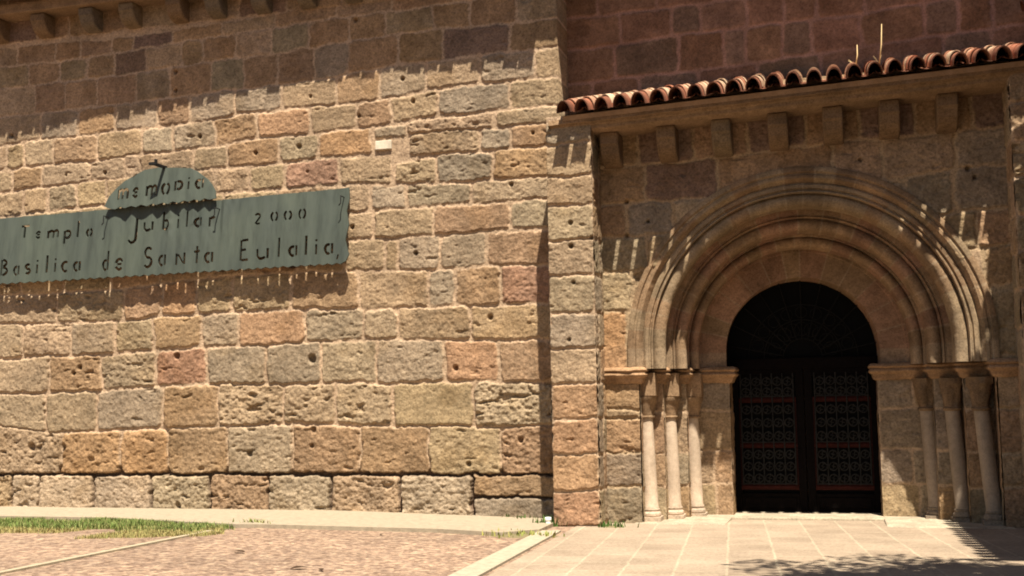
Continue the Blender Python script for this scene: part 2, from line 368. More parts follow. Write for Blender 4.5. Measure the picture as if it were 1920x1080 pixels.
# ------------------------------------------------------------------ stone walls as relief meshes
SUN = dict(t=(184, 158, 114), g=(168, 154, 120), o=(196, 144, 92), r=(190, 130, 96), p=(206, 180, 138), b=(176, 136, 92),
           k=(150, 140, 116), y=(210, 190, 148), m=(140, 88, 66), d=(112, 84, 72))  # m: upper wall stone, red bounce of the tiles put into the colour
SUN = {k: tuple(np.array(v)*0.43+np.array((187, 156, 116))*0.57) for k, v in SUN.items()}
MORT = (215, 181, 138)
def wall(name, frame, u0, u1, z0, z1, blocks, res, mat, parent, hole=None, mort=0.0, mortcol=MORT, pits=(), back=0.5,
         tone=1.0, rough=1.0, edges='lrtb', wob=1.0, deep=None):
    """frame=(origin, u axis, outward normal); blocks: (quad [(u,z)x4 TL,TR,BR,BL], colour, protrusion, joint, roughness)"""
    O, UA, NA = [np.array(v, float) for v in frame]
    nu = int(round((u1-u0)/res))+1; nz = int(round((z1-z0)/res))+1
    u = np.linspace(u0, u1, nu); z = np.linspace(z0, z1, nz); UU, ZZ = np.meshgrid(u, z)
    Hh = mort + (fbm(UU*9, ZZ*9, 3)-0.5)*0.012*rough + (vn(UU*45, ZZ*45, 8)-0.5)*0.004
    mc = alb(mortcol, tone)
    C = mc[None, None, :]*(0.86+0.28*fbm(UU*3.5, ZZ*3.5, 5))[..., None]
    if deep is not None:                           # washed-out joints of the lowest course
        dz = deep(UU); wt = sm(dz+0.05, dz-0.02, ZZ+(vn(UU*6, ZZ*6, 41)-0.5)*0.08); Hh = Hh-0.055*wt
        C = C*(1-wt[..., None])+alb((128, 102, 78), tone)*wt[..., None]
    wu = (fbm(UU*4.5, ZZ*4.5, 21)-0.5)*0.058*wob + (vn(UU*19, ZZ*19, 22)-0.5)*0.024*wob + (vn(UU*41, ZZ*41, 24)-0.5)*0.010*wob
    wz = (fbm(UU*4.5, ZZ*4.5, 31)-0.5)*0.052*wob + (vn(UU*19, ZZ*19, 32)-0.5)*0.024*wob + (vn(UU*41, ZZ*41, 34)-0.5)*0.010*wob
    for bi, (q, cname, prot, jt, rg) in enumerate(blocks):
        q = np.array(q); a0 = np.searchsorted(u, q[:, 0].min()-0.04); a1 = np.searchsorted(u, q[:, 0].max()+0.04)
        b0 = np.searchsorted(z, q[:, 1].min()-0.04); b1 = np.searchsorted(z, q[:, 1].max()+0.04)
        if a1-a0 < 2 or b1-b0 < 2: continue
        sl = (slice(b0, b1), slice(a0, a1)); Ul = UU[sl]; Zl = ZZ[sl]; Us = Ul+wu[sl]; Zs = Zl+wz[sl]
        rr = random.Random(bi*31+7)
        kk = rr.uniform(0.010, 0.028)*min(1, wob+0.3); acc = 0
        for i in range(4):
            p = q[i]; n = q[(i+1) % 4]; e = n-p; L = np.hypot(*e)
            if L < 1e-6: continue
            dd = ((Us-p[0])*e[1]-(Zs-p[1])*e[0])/L       # inside positive for TL,TR,BR,BL (clockwise)
            acc = acc+np.exp(np.clip(-(dd-jt)/kk, -40, 40))
        s = -kk*np.log(acc)
        seed = 100+bi*7
        t1 = sm(0, rr.uniform(0.008, 0.024), s)
        tilt = ((Ul-q[:, 0].mean())*rr.uniform(-0.02, 0.02)+(Zl-q[:, 1].mean())*rr.uniform(-0.03, 0.03))*rough
        big = (fbm(Ul*5, Zl*5, seed)-0.5)*0.018*rg + (fbm(Ul*20, Zl*24, seed+3)-0.5)*0.017*rg
        ero = np.clip(fbm(Ul*5.0, Zl*13.0, seed+5, 4)-0.74+0.085*(rg-1), 0, 1)*0.20*rg
        fine = (vn(Ul*52, Zl*60, seed+9)-0.5)*0.005*rg
        Hl = Hh[sl]; Hn = prot+big+fine+tilt-np.minimum(ero, 0.05)
        Hh[sl] = Hl+(np.maximum(Hn, Hl-0.004*0)-Hl)*t1 if mort < -0.005 else Hl+(Hn-Hl)*t1
        c = alb(SUN[cname], tone)*np.array([rr.uniform(0.9, 1.1)]*3)*np.array([rr.uniform(0.97, 1.03), 1, rr.uniform(0.94, 1.06)])
        var = (0.80+0.40*fbm(Ul*4, Zl*4, seed+11))*(0.88+0.24*vn(Ul*28, Zl*28, seed+13))
        stain = sm(0.55, 0.75, fbm(Ul*2.2, Zl*2.6, 77))[..., None]
        cc = c[None, None, :]*var[..., None]; cc = cc*(1-stain*np.array([0.10, 0.13, 0.18]))
        cm = sm(0.0, 0.016, s)[..., None]
        C[sl] = C[sl]*(1-cm)+cc*cm
    for (pu, pz, pr) in pits:
        d = np.hypot(UU-pu, (ZZ-pz)*0.9); Hh -= 0.07*sm(pr*1.25, pr*0.55, d)
    P = O[None, None, :]+UU[..., None]*UA+ZZ[..., None]*np.array([0, 0, 1.0])+Hh[..., None]*NA
    idx = np.arange(nu*nz).reshape(nz, nu)
    ok = np.ones((nz-1, nu-1), bool)
    if hole is not None:
        uc = (UU[:-1, :-1]+UU[1:, 1:])/2; zc = (ZZ[:-1, :-1]+ZZ[1:, 1:])/2; ok = ~hole(uc, zc)
    F = np.stack([idx[:-1, :-1], idx[:-1, 1:], idx[1:, 1:], idx[1:, :-1]], -1)[ok]
    if np.dot(np.cross(UA, [0, 0, 1.0]), NA) < 0: F = F[:, ::-1]
    V = P.reshape(-1, 3); CC = C.reshape(-1, 3)
    # returns to the back so that the wall is a solid
    for side, line in (('l', idx[:, 0]), ('r', idx[:, -1]), ('t', idx[-1, :]), ('b', idx[0, :])):
        if side not in edges: continue
        m = len(line); base = len(V); bp = V[line]-NA*0; dep = ((bp-O)@NA)[:, None]
        V = np.concatenate([V, bp-NA*(dep+back)]); CC = np.concatenate([CC, CC[line]])
        nb = np.arange(base, base+m)
        f = np.stack([line[:-1], line[1:], nb[1:], nb[:-1]], -1)
        if side in 'rb': f = f[:, ::-1]
        if side in 'tb': f = f[:, ::-1] if False else f
        F = np.concatenate([F, f])
    return mesh_np(name, V, F, mat, parent, CC)

def pl(poly, x):
    return float(np.interp(x, [p[0] for p in poly], [p[1] for p in poly])) if poly[0][0] <= x <= poly[-1][0] else (
        poly[0][1]+(x-poly[0][0])*(poly[1][1]-poly[0][1])/(poly[1][0]-poly[0][0]) if x < poly[0][0] else
        poly[-1][1]+(x-poly[-1][0])*(poly[-1][1]-poly[-2][1])/(poly[-1][0]-poly[-2][0]))
def quad_px(x0, x1, top, bot, Y):
    """stone traced between two course lines; its joints stand plumb in the wall"""
    ym = (pl(top, (x0+x1)/2)+pl(bot, (x0+x1)/2))/2
    ua = on(x0, ym, Y)[0]; ub = on(x1, ym, Y)[0]
    def zat(line, x): return on(x, pl(line, x), Y)[2]
    return [(ua, zat(top, x0)), (ub, zat(top, x1)), (ub, zat(bot, x1)), (ua, zat(bot, x0))]

church = empty('church', (-0.4, 0.5, 0))
tag(church, 'old stone church with rough ashlar wall, round arched portal and clay tile eaves', 'church')

L = [  # course lines of the nave wall in the photograph, upper to lower
 [(0, 90), (260, 68), (330, 55), (413, 43), (517, 25), (583, 12), (750, -15), (1045, -58)],
 [(0, 126), (160, 110), (213, 102), (380, 72), (443, 62), (583, 42), (640, 31), (720, 25), (833, 6), (1045, -20)],
 [(0, 168), (127, 152), (217, 143), (317, 128), (397, 115), (520, 100), (640, 80), (720, 68), (833, 53), (953, 45), (1045, 33)],
 [(0, 218), (127, 208), (217, 195), (300, 187), (397, 173), (527, 158), (640, 142), (747, 120), (827, 114), (953, 97), (1045, 88)],
 [(0, 273), (80, 260), (147, 255), (217, 247), (297, 237), (343, 234), (437, 217), (530, 205), (640, 197), (710, 190), (797, 170), (907, 157), (1045, 144)],
 [(0, 320), (100, 308), (177, 303), (227, 292), (320, 286), (403, 275), (487, 258), (583, 252), (640, 244), (733, 233), (820, 217), (917, 207), (1045, 199)],
 [(0, 362), (80, 352), (167, 340), (233, 333), (365, 320), (427, 315), (520, 308), (640, 293), (700, 288), (770, 296), (900, 285), (957, 280), (1045, 270)],
 [(0, 408), (190, 385), (400, 363), (533, 356), (640, 348), (737, 345), (820, 345), (923, 340), (1045, 331)],
 [(0, 455), (200, 436), (400, 415), (640, 399), (760, 392), (885, 381), (1045, 371)],
 [(0, 505), (200, 492), (400, 470), (640, 452), (817, 442), (957, 432), (1045, 429)],
 [(0, 555), (200, 545), (287, 533), (433, 517), (547, 510), (650, 509), (827, 505), (913, 498), (1045, 497)],
 [(0, 607), (110, 605), (233, 602), (305, 592), (367, 590), (437, 585), (547, 581), (640, 580), (800, 576), (940, 570), (1045, 568)],
 [(0, 672), (43, 668), (190, 665), (220, 662), (290, 658), (380, 650), (447, 650), (573, 642), (680, 638), (747, 638), (1045, 637)],
 [(0, 738), (90, 737), (190, 732), (300, 726), (410, 720), (640, 718), (870, 716), (1045, 716)],
 [(0, 800), (90, 811), (183, 810), (307, 804), (410, 798), (533, 795), (640, 797), (737, 799), (887, 801), (1045, 799)],
 [(0, 889), (640, 889), (1045, 890)],
 [(0, 975), (640, 985), (1045, 1000)],
]
J = [
 ([32, 105, 152, 210, 250, 325, 417, 515, 630, 735, 850, 960], 'bbbbdbtbbbtbb', 0.6),
 ([53, 112, 163, 215, 275, 342, 380, 443, 510, 580, 653, 722, 812, 882, 968], 'btbdtbbtgbbtbbtb', 0.6),
 ([65, 123, 183, 255, 318, 397, 457, 522, 590, 653, 747, 830, 957], 'bbbtbgbbgbbdbb', 0.6),
 ([78, 147, 217, 297, 358, 440, 530, 633, 712, 798, 900, 1002], 'gbgbggtbptgtg', 0.8),
 ([13, 47, 100, 183, 268, 325, 403, 483, 583, 667, 733, 820, 955], 'ttbtggbotbtktp', 1.0),
 ([24, 78, 168, 234, 262, 362, 427, 523, 597, 698], 'bpppttbgog', 1.0),
 ([43, 90, 145, 200, 262, 330, 403, 468, 535, 638, 737], 'tgttttttrtk', 1.0),
 ([60, 150, 240, 330, 420, 520, 610, 695, 763, 885], 'ttgttbtggtb', 1.0),
 ([80, 170, 270, 370, 450, 560, 640, 700, 815, 957], 'tbtbttttbgt', 1.0),
 ([40, 120, 210, 300, 390, 480, 560, 645, 722, 747, 828, 913], 'ttbttbtttkgbb', 1.1),
 ([108, 232, 305, 368, 437, 547, 675, 803, 853, 940], 'tbottbtgbrbg', 1.2),
 ([43, 135, 218, 288, 380, 448, 573, 682, 747, 882], 'tgpbgogpttb', 1.2),
 ([93, 192, 293, 388, 500, 603, 707, 833, 936], 'bgrgkggobb', 1.3),
 ([88, 183, 307, 410, 532, 630, 738, 890], 'tgbttttpb', 1.3),
 ([117, 227, 318, 428, 550, 677, 805, 942], 'oobgbbtbb', 1.6),
 ([25, 76, 177, 287, 396, 505, 622, 752, 888], 'yyyybytyyk', 1.7),
]
blocks = []
for i, (js, cols, rg) in enumerate(J):
    xs = [-260, -170, -85] + js + [1075]
    if i == 5: xs = [-260, -170, -85]+js
    if i == 6: xs = [-260, -170, -85]+js
    cols = 'tbt'[:3]+cols
    for k in range(len(xs)-1):
        c = cols[min(k, len(cols)-1)]
        pr = [0.008, 0.008, 0.008, 0.011, 0.014, 0.015, 0.015, 0.015, 0.016, 0.017, 0.018, 0.020, 0.023, 0.025, 0.038, 0.05][i]*random.uniform(0.75, 1.3)
        jt = [0.008, 0.008, 0.008, 0.011, 0.014][min(i, 4)] if i < 13 else 0.012
        jt *= random.uniform(0.7, 1.5)
        q = quad_px(xs[k], xs[k+1], L[i], L[i+1], YL)
        if i == 15 and k == len(xs)-2:
            zm = [(a[1]*0.62+b[1]*0.38) for a, b in ((q[0], q[3]), (q[1], q[2]))]
            blocks.append(([q[0], q[1], (q[1][0], zm[1]), (q[0][0], zm[0])], 'b', 0.045, jt, 1.4))
            blocks.append(([(q[0][0], zm[0]), (q[1][0], zm[1]), q[2], q[3]], 'k', 0.05, jt, 0.9)); continue
        rgk = rg*random.uniform(0.6, 1.25)
        if i == 13 and k == len(xs)-2: rgk = 2.3
        if i == 13 and k == 6: rgk = 2.0
        if i == 13 and k == len(xs)-3: rgk = 0.5
        blocks.append((q, c, pr, jt, rgk))
def rect_px(x0, x1, yt0, yt1, yb0, yb1, c, pr, rg=1.0, Y=YL, jt=0.012):
    blocks.append((quad_px(x0, x1, [(x0, yt0), (x1, yt1)], [(x0, yb0), (x1, yb1)], Y), c, pr, jt, rg))
rect_px(702, 762, 239, 232, 262, 257, 'k', 0.02)
rect_px(762, 924, 228, 209, 252, 240, 't', 0.026, 1.6)
rect_px(930, 1075, 206, 198, 238, 230, 't', 0.02, 0.8)
rect_px(767, 898, 250, 241, 294, 285, 't', 0.024, 1.5)
rect_px(898, 957, 241, 238, 285, 279, 'g', 0.02, 0.9)
rect_px(957, 1075, 236, 229, 279, 268, 'b', 0.024, 0.9)
rect_px(742, 818, 304, 294, 345, 344, 't', 0.02, 1.5)
rect_px(818, 924, 289, 285, 344, 338, 'k', 0.022, 1.1)
rect_px(924, 1075, 280, 270, 339, 329, 'b', 0.024, 1.1)
# courses above the frame, up to the eave
zt = on(500, pl(L[0], 500), YL)[2]
for r in range(4):
    u = -12.9
    while u < -3.2:
        w = random.uniform(0.5, 0.95); q0 = zt+r*0.36
        s0 = lambda X: (on(500, pl(L[0], 500), YL)[0]-X)*0.0
        blocks.append(([(u, q0+0.36+s0(u)), (u+w, q0+0.36), (u+w, q0+0.0), (u, q0+0.0)], random.choice('bbtd'), 0.012, 0.008, 0.6)); u += w
PITS = [(375, 256, 4), (197, 324, 4), (125, 328, 3), (561, 275, 5), (480, 287, 4), (330, 135, 4), (330, 170, 3.5), (22, 255, 4), (755, 148, 4), (775, 190, 4),
        (673, 217, 3.5), (1000, 250, 3), (586, 673, 8), (333, 668, 6), (152, 689, 5), (140, 700, 4), (62, 838, 8), (121, 838, 7), (338, 947, 6), (590, 806, 6),
        (587, 836, 4), (977, 825, 5), (959, 346, 4), (661, 426, 4), (583, 181, 3), (577, 322, 2.5), (667, 38, 4), (855, 690, 5), (920, 595, 5), (880, 870, 5), (470, 850, 6), (780, 475, 4)]
def pitlist(Y, lst): return [(on(x, y, Y)[0], on(x, y, Y)[2], r/140) for x, y, r in lst]
NAVE_R = on(1046, 120, YL)[0]
NAVE_TOP = 8.15
nave = wall('nave_wall', ((0, YL, 0), (1, 0, 0), (0, -1, 0)), -12.9, NAVE_R, -0.25, NAVE_TOP, blocks, 0.013, M_ROUGH, church,
            mort=0.0, pits=pitlist(YL, PITS), back=0.62, edges='lrtb', deep=lambda U: np.interp(U, [on(0, 880, YL)[0], on(1040, 880, YL)[0]], [on(0, 880, YL)[2], on(1040, 880, YL)[2]]))
nave['label'] = 'rough tan ashlar nave wall with pale mortar'
# a squared pale stone let into the wall
def solid_px(x0, x1, y0, y1, Y, d):
    a = on(x0, y1, Y); b = on(x1, y0, Y); return (a[0], b[0], Y-d, Y+0.05, a[2], b[2])
mb = MB(); mb.box(*solid_px(705, 735, 263, 282, YL, 0.035), col=(0.62, 0.54, 0.42))
o = mb.build('pale_insert_stone', M_PLAIN, church, bevel=0.008); o['label'] = 'small whitish squared stone set in the nave wall'

# generic courses for the remaining walls
def courses(u0, u1, zs, wmin, wmax, cols, pr, jt, rg, slope=0.0, seed=1):
    rr = random.Random(seed); out = []
    for i in range(len(zs)-1):
        u = u0-rr.uniform(0, wmin*0.9)
        while u < u1:
            w = rr.uniform(wmin, wmax)
            if u1-(u+w) < wmin*0.4: w = u1-u+0.02
            a, b = max(u, u0-0.02), min(u+w, u1+0.02)
            out.append(([(a, zs[i+1]+slope*a), (b, zs[i+1]+slope*b), (b, zs[i]+slope*b), (a, zs[i]+slope*a)], rr.choice(cols), pr*rr.uniform(0.7, 1.3), jt*rr.uniform(0.8, 1.3), rg*rr.uniform(0.6, 1.3)))
            u += w
    return out

# upper nave wall behind the portal roof, red tile bounce mixed into its colours
blocks_u = []
LU = [[(1045, -40), (1280, -75), (1700, -130), (1960, -160)], [(1045, 38), (1157, 27), (1263, 13), (1500, -15), (1700, -45), (1960, -80)],
      [(1045, 98), (1153, 85), (1280, 65), (1467, 43), (1607, 28), (1697, 10), (1960, -30)], [(1045, 160), (1280, 135), (1467, 110), (1700, 75), (1960, 40)], [(1045, 230), (1960, 110)]]
JU = [([1120, 1230, 1340, 1450, 1560, 1680, 1800], 'mmmdmmmm'), ([1163, 1260, 1313, 1400, 1470, 1530, 1620, 1735, 1800, 1880], 'mmdmmmmmmdm'), ([1153, 1273, 1358, 1398, 1467, 1523, 1613, 1733, 1797, 1860], 'mdmdmdmmdmm'), ([1110, 1200, 1310, 1420, 1540, 1650, 1770, 1860], 'mmdmdmmdm')]
for i, (js, cols) in enumerate(JU):
    xs = [1030]+js+[1990]
    for k in range(len(xs)-1): blocks_u.append((quad_px(xs[k], xs[k+1], LU[i], LU[i+1], YU), cols[k], 0.012, 0.014, 0.5))
zu = on(1500, -100, YU)[2]
blocks_u += courses(-3.7, 4.2, [zu+0.1, zu+0.5, zu+0.9, zu+1.3], 0.5, 0.9, 'mdm', 0.012, 0.012, 0.5, 0.02, 5)
wall('upper_wall', ((0, YU, 0), (1, 0, 0), (0, -1, 0)), -3.7, 4.2, 4.4, 8.1, blocks_u, 0.016, M_DRESS, church, mortcol=(196, 152, 122), back=0.4, wob=0.7, edges='lrt')

# ------------------------------------------------------------------ portal
def px_poly(px, Y): return [(on(x, y, Y)[0], on(x, y, Y)[2]) for x, y in px]
ZI = on(1250, 689, 0)[2]                       # top of the impost
X0, X1, X2, XD = on(1203, 850, 0)[0], on(1247, 850, .34)[0], on(1290, 850, .68)[0], on(1372, 850, 1.02)[0]
R0, R1, R2, RD = on(1877, 850, 0)[0], on(1815, 850, .34)[0], on(1757, 850, .68)[0], on(1651, 850, 1.02)[0]
YDOOR = 1.45
# arch orders: centre moves a little with depth, as traced
def cen(Y):
    t = Y/1.02; a = on(1511-8*t, 646+13*t, Y); return a[0], a[2]
def rad(px, Y): return px/ (FPX/ (np.dot(np.array([cen(Y)[0], Y, cen(Y)[1]])-CAM, FW)))*1.0
RH = rad(314, 0)
def portal_hole(u, z):
    cx, cz = cen(0); below = (z < ZI-0.02) & (u > X0-0.004) & (u < R0+0.004)
    mid = (z >= ZI-0.02) & (z < cz) & (np.abs(u-cx) < RH)
    return below | mid | (np.hypot(u-cx, z-cz) < RH) & (z >= cz)
BL0, BL1 = on(1032, 600, YB)[0], on(1116, 600, YB)[0]       # left buttress
BR0 = on(1897, 260, YB)[0]
LP = [[(1100, 225), (1900, 160)], [(1113, 317), (1207, 310), (1290, 304), (1400, 290), (1560, 267), (1647, 263), (1787, 247), (1900, 238)],
      [(1113, 385), (1210, 380), (1330, 372), (1700, 335), (1780, 319), (1900, 308)], [(1113, 447), (1230, 443), (1740, 405), (1900, 388)],
      [(1113, 512), (1200, 508), (1800, 470), (1900, 455)], [(1113, 587), (1200, 583), (1830, 540), (1900, 530)], [(1113, 700), (1250, 694), (1830, 668), (1900, 664)]]
JP = [([1195, 1300, 1400, 1510, 1610, 1715, 1820], 'bdbdbdbd'), ([1209, 1345, 1560, 1653, 1790], 'bdbbtk'), ([1176, 1262, 1700, 1790], 'bktkk'), ([1215, 1770, 1830], 'gttb'),
      ([1185, 1812, 1845], 'pttb'), ([1178, 1852], 'otgb')]
bp_ = []
for i, (js, cols) in enumerate(JP):
    xs = [1085]+js+[1960]
    for k in range(len(xs)-1): bp_.append((quad_px(xs[k], xs[k+1], LP[i], LP[i+1], 0), cols[k], 0.014, 0.012, 0.9))
LB = [[(1113, 700), (1210, 702)], [(1113, 768), (1210, 768)], [(1113, 786), (1210, 786)], [(1113, 848), (1210, 847)], [(1113, 914), (1210, 912)], [(1113, 1000), (1210, 1000)]]
for i, c in enumerate('btogk'):
    bp_.append((quad_px(1085, 1215, LB[i], LB[i+1], 0), c, 0.02, 0.010, 1.1))
LBr = [[(1860, 675), (1960, 672)], [(1860, 765), (1960, 762)], [(1860, 850), (1960, 850)], [(1860, 910), (1960, 912)], [(1860, 1010), (1960, 1010)]]
for i, c in enumerate('tbtb'): bp_.append((quad_px(1855, 1990, LBr[i], LBr[i+1], 0), c, 0.016, 0.010, 0.9))
wall('portal_wall', ((0, 0, 0), (1, 0, 0), (0, -1, 0)), BL1-0.06, BR0+0.1, -0.2, 5.35, bp_, 0.013, M_ROUGH, church, hole=portal_hole,
     pits=pitlist(0, [(1175, 378, 3.5), (1175, 442, 3.5), (1215, 415, 3), (1613, 300, 3), (1815, 316, 4), (1828, 333, 3)]), back=0.2, edges='lr', mortcol=(206, 174, 128))

# buttresses either side of the portal
zb = [on(1070, y, YB)[2] for y in (985, 920, 852, 785, 719, 653, 588, 516, 450, 384, 331, 270, 225)]
bb = []
for i, c in enumerate('rooopggtgttgb'[:12]):
    bb.append(([(BL0-0.02, zb[i+1]), (BL1+0.02, zb[i+1]), (BL1+0.02, zb[i]), (BL0-0.02, zb[i])], c, 0.022, 0.010, 0.9))
bt = empty('buttress', (BL0, YB, 0)); bt.parent = church; bt.location = (0, 0, 0)
bt.matrix_parent_inverse = church.matrix_world.inverted()
def clearp(o):      # parts are modelled in world space
    o.matrix_parent_inverse = Matrix.Translation(-Vector(church.location)); return o
wall('front_face', ((0, YB, 0), (1, 0, 0), (0, -1, 0)), BL0, BL1, -0.2, 5.0, bb, 0.012, M_ROUGH, bt, pits=pitlist(YB, [(1070, 418, 4), (1071, 462, 4), (1110, 446, 3), (1076, 530, 3), (1068, 637, 3)]), back=0.005, edges='')
side = courses(YB, 0.3, zb[:1]+zb[1:], 0.3, 0.45, 'tgb', 0.012, 0.010, 0.9, 0, 3)
wall('right_face', ((BL1, 0, 0), (0, 1, 0), (1, 0, 0)), YB, 0.3, -0.2, 5.0, side, 0.016, M_ROUGH, bt, back=0.005, edges='')
wall('left_face', ((BL0, 0, 0), (0, -1, 0), (-1, 0, 0)), -0.3, -YB, -0.2, 5.0, [([(-a[0][0], a[0][1]), (-a[1][0], a[1][1]), (-a[2][0], a[2][1]), (-a[3][0], a[3][1])][::-1] and [(-a[1][0], a[1][1]), (-a[0][0], a[0][1]), (-a[3][0], a[3][1]), (-a[2][0], a[2][1])], c, p, j, g) for a, c, p, j, g in side], 0.016, M_ROUGH, bt, back=0.005, edges='')
b2 = empty('buttress'); b2.parent = church
zr = [-0.2]+[0.1+0.42*k for k in range(13)]
wall('front_face', ((0, YB, 0), (1, 0, 0), (0, -1, 0)), BR0, 3.1, -0.2, 5.2, courses(BR0, 3.1, zr, 0.35, 0.6, 'tgtb', 0.025, 0.012, 1.3, 0, 9), 0.014, M_ROUGH, b2, back=0.005, edges='')
sd2 = courses(-0.3, -YB, zr, 0.3, 0.45, 'tgb', 0.012, 0.010, 0.9, 0, 4)
wall('left_face', ((BR0, 0, 0), (0, -1, 0), (-1, 0, 0)), -0.3, -YB, -0.2, 5.2, sd2, 0.016, M_ROUGH, b2, back=0.005, edges='')

# splayed jambs below the impost: stepped faces and returns
ZJ = [-0.2, on(1340, 912, .5)[2], on(1340, 848, .5)[2], on(1340, 772, .5)[2], ZI-0.05]
jl = empty('jamb'); jr = empty('jamb')
for j, nm in ((jl, 'l'), (jr, 'r')): j.parent = church
def face_x(par, xa, xb, Y, seed, cols='gtbb'):
    wall('jamb_face', ((0, Y, 0), (1, 0, 0), (0, -1, 0)), xa, xb, -0.2, ZI-0.03, courses(xa, xb, ZJ, 0.5, 0.7, cols, 0.008, 0.007, 0.7, 0, seed), 0.014, M_ROUGH, par, back=0.01, edges='', wob=0.6)
def face_y(par, X, ya, yb, nx, seed, cols='gtb'):
    if nx > 0: fr = ((X, 0, 0), (0, 1, 0), (1, 0, 0)); a, b = ya, yb
    else: fr = ((X, 0, 0), (0, -1, 0), (-1, 0, 0)); a, b = -yb, -ya
    wall('jamb_return', fr, a, b, -0.2, ZI-0.03, courses(a, b, ZJ, 0.5, 0.7, cols, 0.006, 0.006, 0.6, 0, seed), 0.016, M_ROUGH, par, back=0.01, edges='', wob=0.6)
A1, A2, A3 = .34, .68, 1.02
face_y(jl, X0, 0, A1, 1, 1); face_x(jl, X0, X1, A1, 2); face_y(jl, X1, A1, A2, 1, 3); face_x(jl, X1, X2, A2, 4); face_y(jl, X2, A2, A3, 1, 5)
face_x(jl, X2, XD, A3, 6, 'gtb'); face_y(jl, XD, A3, 1.7, 1, 7, 'bd')
face_y(jr, R0, 0, A1, -1, 11, 'bk'); face_x(jr, R1, R0, A1, 12, 'bk'); face_y(jr, R1, A1, A2, -1, 13, 'bk'); face_x(jr, R2, R1, A2, 14, 'bk'); face_y(jr, R2, A2, A3, -1, 15, 'bk')
face_x(jr, RD, R2, A3, 16, 'gtk'); face_y(jr, RD, A3, 1.7, -1, 17, 'bd')

# arch orders
def arc_order(name, prof, seed, cols, nvous, tone=0.84, segs=400, back=0.3, mat=M_DRESS, label=None):
    """prof: (radius px, Y) from outside to inside; swept round the arch and stilted down to the impost"""
    rr = random.Random(seed); pts = [(rad(r, max(Y, 0)), Y) for r, Y in prof]
    closed = pts+[(pts[-1][0], pts[-1][1]+back), (pts[0][0], pts[-1][1]+back)]
    m = len(closed); ang = np.linspace(0, pi, segs); V = []; C = []
    bounds = np.cumsum([0]+[rr.uniform(0.75, 1.25) for _ in range(nvous)]); bounds = bounds/bounds[-1]*pi
    vc = [alb(SUN[rr.choice(cols)], tone*rr.uniform(0.82, 1.15)) for _ in range(nvous+1)]
    rows = [('d', 0.0)]+[('a', a) for a in ang]+[('d', pi)]
    for kind, a in rows:
        vi = min(np.searchsorted(bounds, a+1e-6)-1, nvous-1)
        dj = np.abs(bounds-a).min()
        for (r, Y) in closed:
            cx, cz = cen(max(Y, 0)); w = (vn(a*9+seed, Y*30, seed)-0.5)*0.006+(vn(a*40, r*20+seed, seed+1)-0.5)*0.003
            q = r+w; x = cx+q*cos(a); z = cz+q*sin(a)
            if kind == 'd': z = ZI-0.01
            V.append((x, Y+w, z))
            c = vc[vi]*(0.85+0.3*vn(a*12, r*10, seed+2))
            if dj*r < 0.010: c = c*0.45+alb((214, 184, 140), tone)*0.5
            C.append(c)
    F = []
    for i in range(len(rows)-1):
        for k in range(m): F.append((i*m+k, (i+1)*m+k, (i+1)*m+(k+1) % m, i*m+(k+1) % m))
    o = mesh_np(name, np.array(V), np.array(F), mat, church, np.array(C))
    o.data.set_sharp_from_angle(angle=radians(38))
    if label: o['label'] = label
    return o
def roll(rc, Yc, rp, a0, a1, n=8):
    """part of a round moulding of radius rp px centred at rc, Yc"""
    rm = rp/150
    return [(rc+rp*cos(radians(a0+(a1-a0)*i/n)), Yc-rm*sin(radians(a0+(a1-a0)*i/n))) for i in range(n+1)]
arc_order('hood_mould', [(337, 0.02), (337, -0.035), (333, -0.05), (327, -0.05), (325, -0.03), (322, -0.03), (320, -0.045), (315, -0.045), (312, -0.02), (309, 0.005), (306, 0.03)], 1, 'bbt', 21, back=0.1)
arc_order('archivolt', [(308, 0.03), (306, 0.02), (303, 0.0), (297, 0.0), (295, 0.025), (293, 0.025), (291, 0.0), (289, 0.0), (287, 0.04), (286, 0.08)]+roll(275, 0.11, 13, 10, 170)+[(262, 0.14), (260, 0.34)], 2, 'bt', 23, back=0.12)
arc_order('archivolt', [(262, 0.335), (258, 0.335), (251, 0.335), (250, 0.36), (248, 0.36), (246, 0.335), (242, 0.38)]+roll(231, 0.41, 11, 10, 170)+[(219, 0.45), (217, 0.68)], 3, 'bbr', 21, back=0.12)
arc_order('archivolt', [(219, 0.675), (214, 0.675), (212, 0.71)]+roll(203, 0.74, 9, 10, 170)+[(193, 0.78), (192, 1.02)], 4, 'brb', 19, back=0.12)
arc_order('voussoir_ring', [(196, 1.015), (190, 1.015), (187, 1.015), (186, 1.028), (160, 1.03), (142, 1.03), (140, 1.035), (139.5, 1.06), (139, 1.45)], 5, 'rbb', 13, back=0.25)

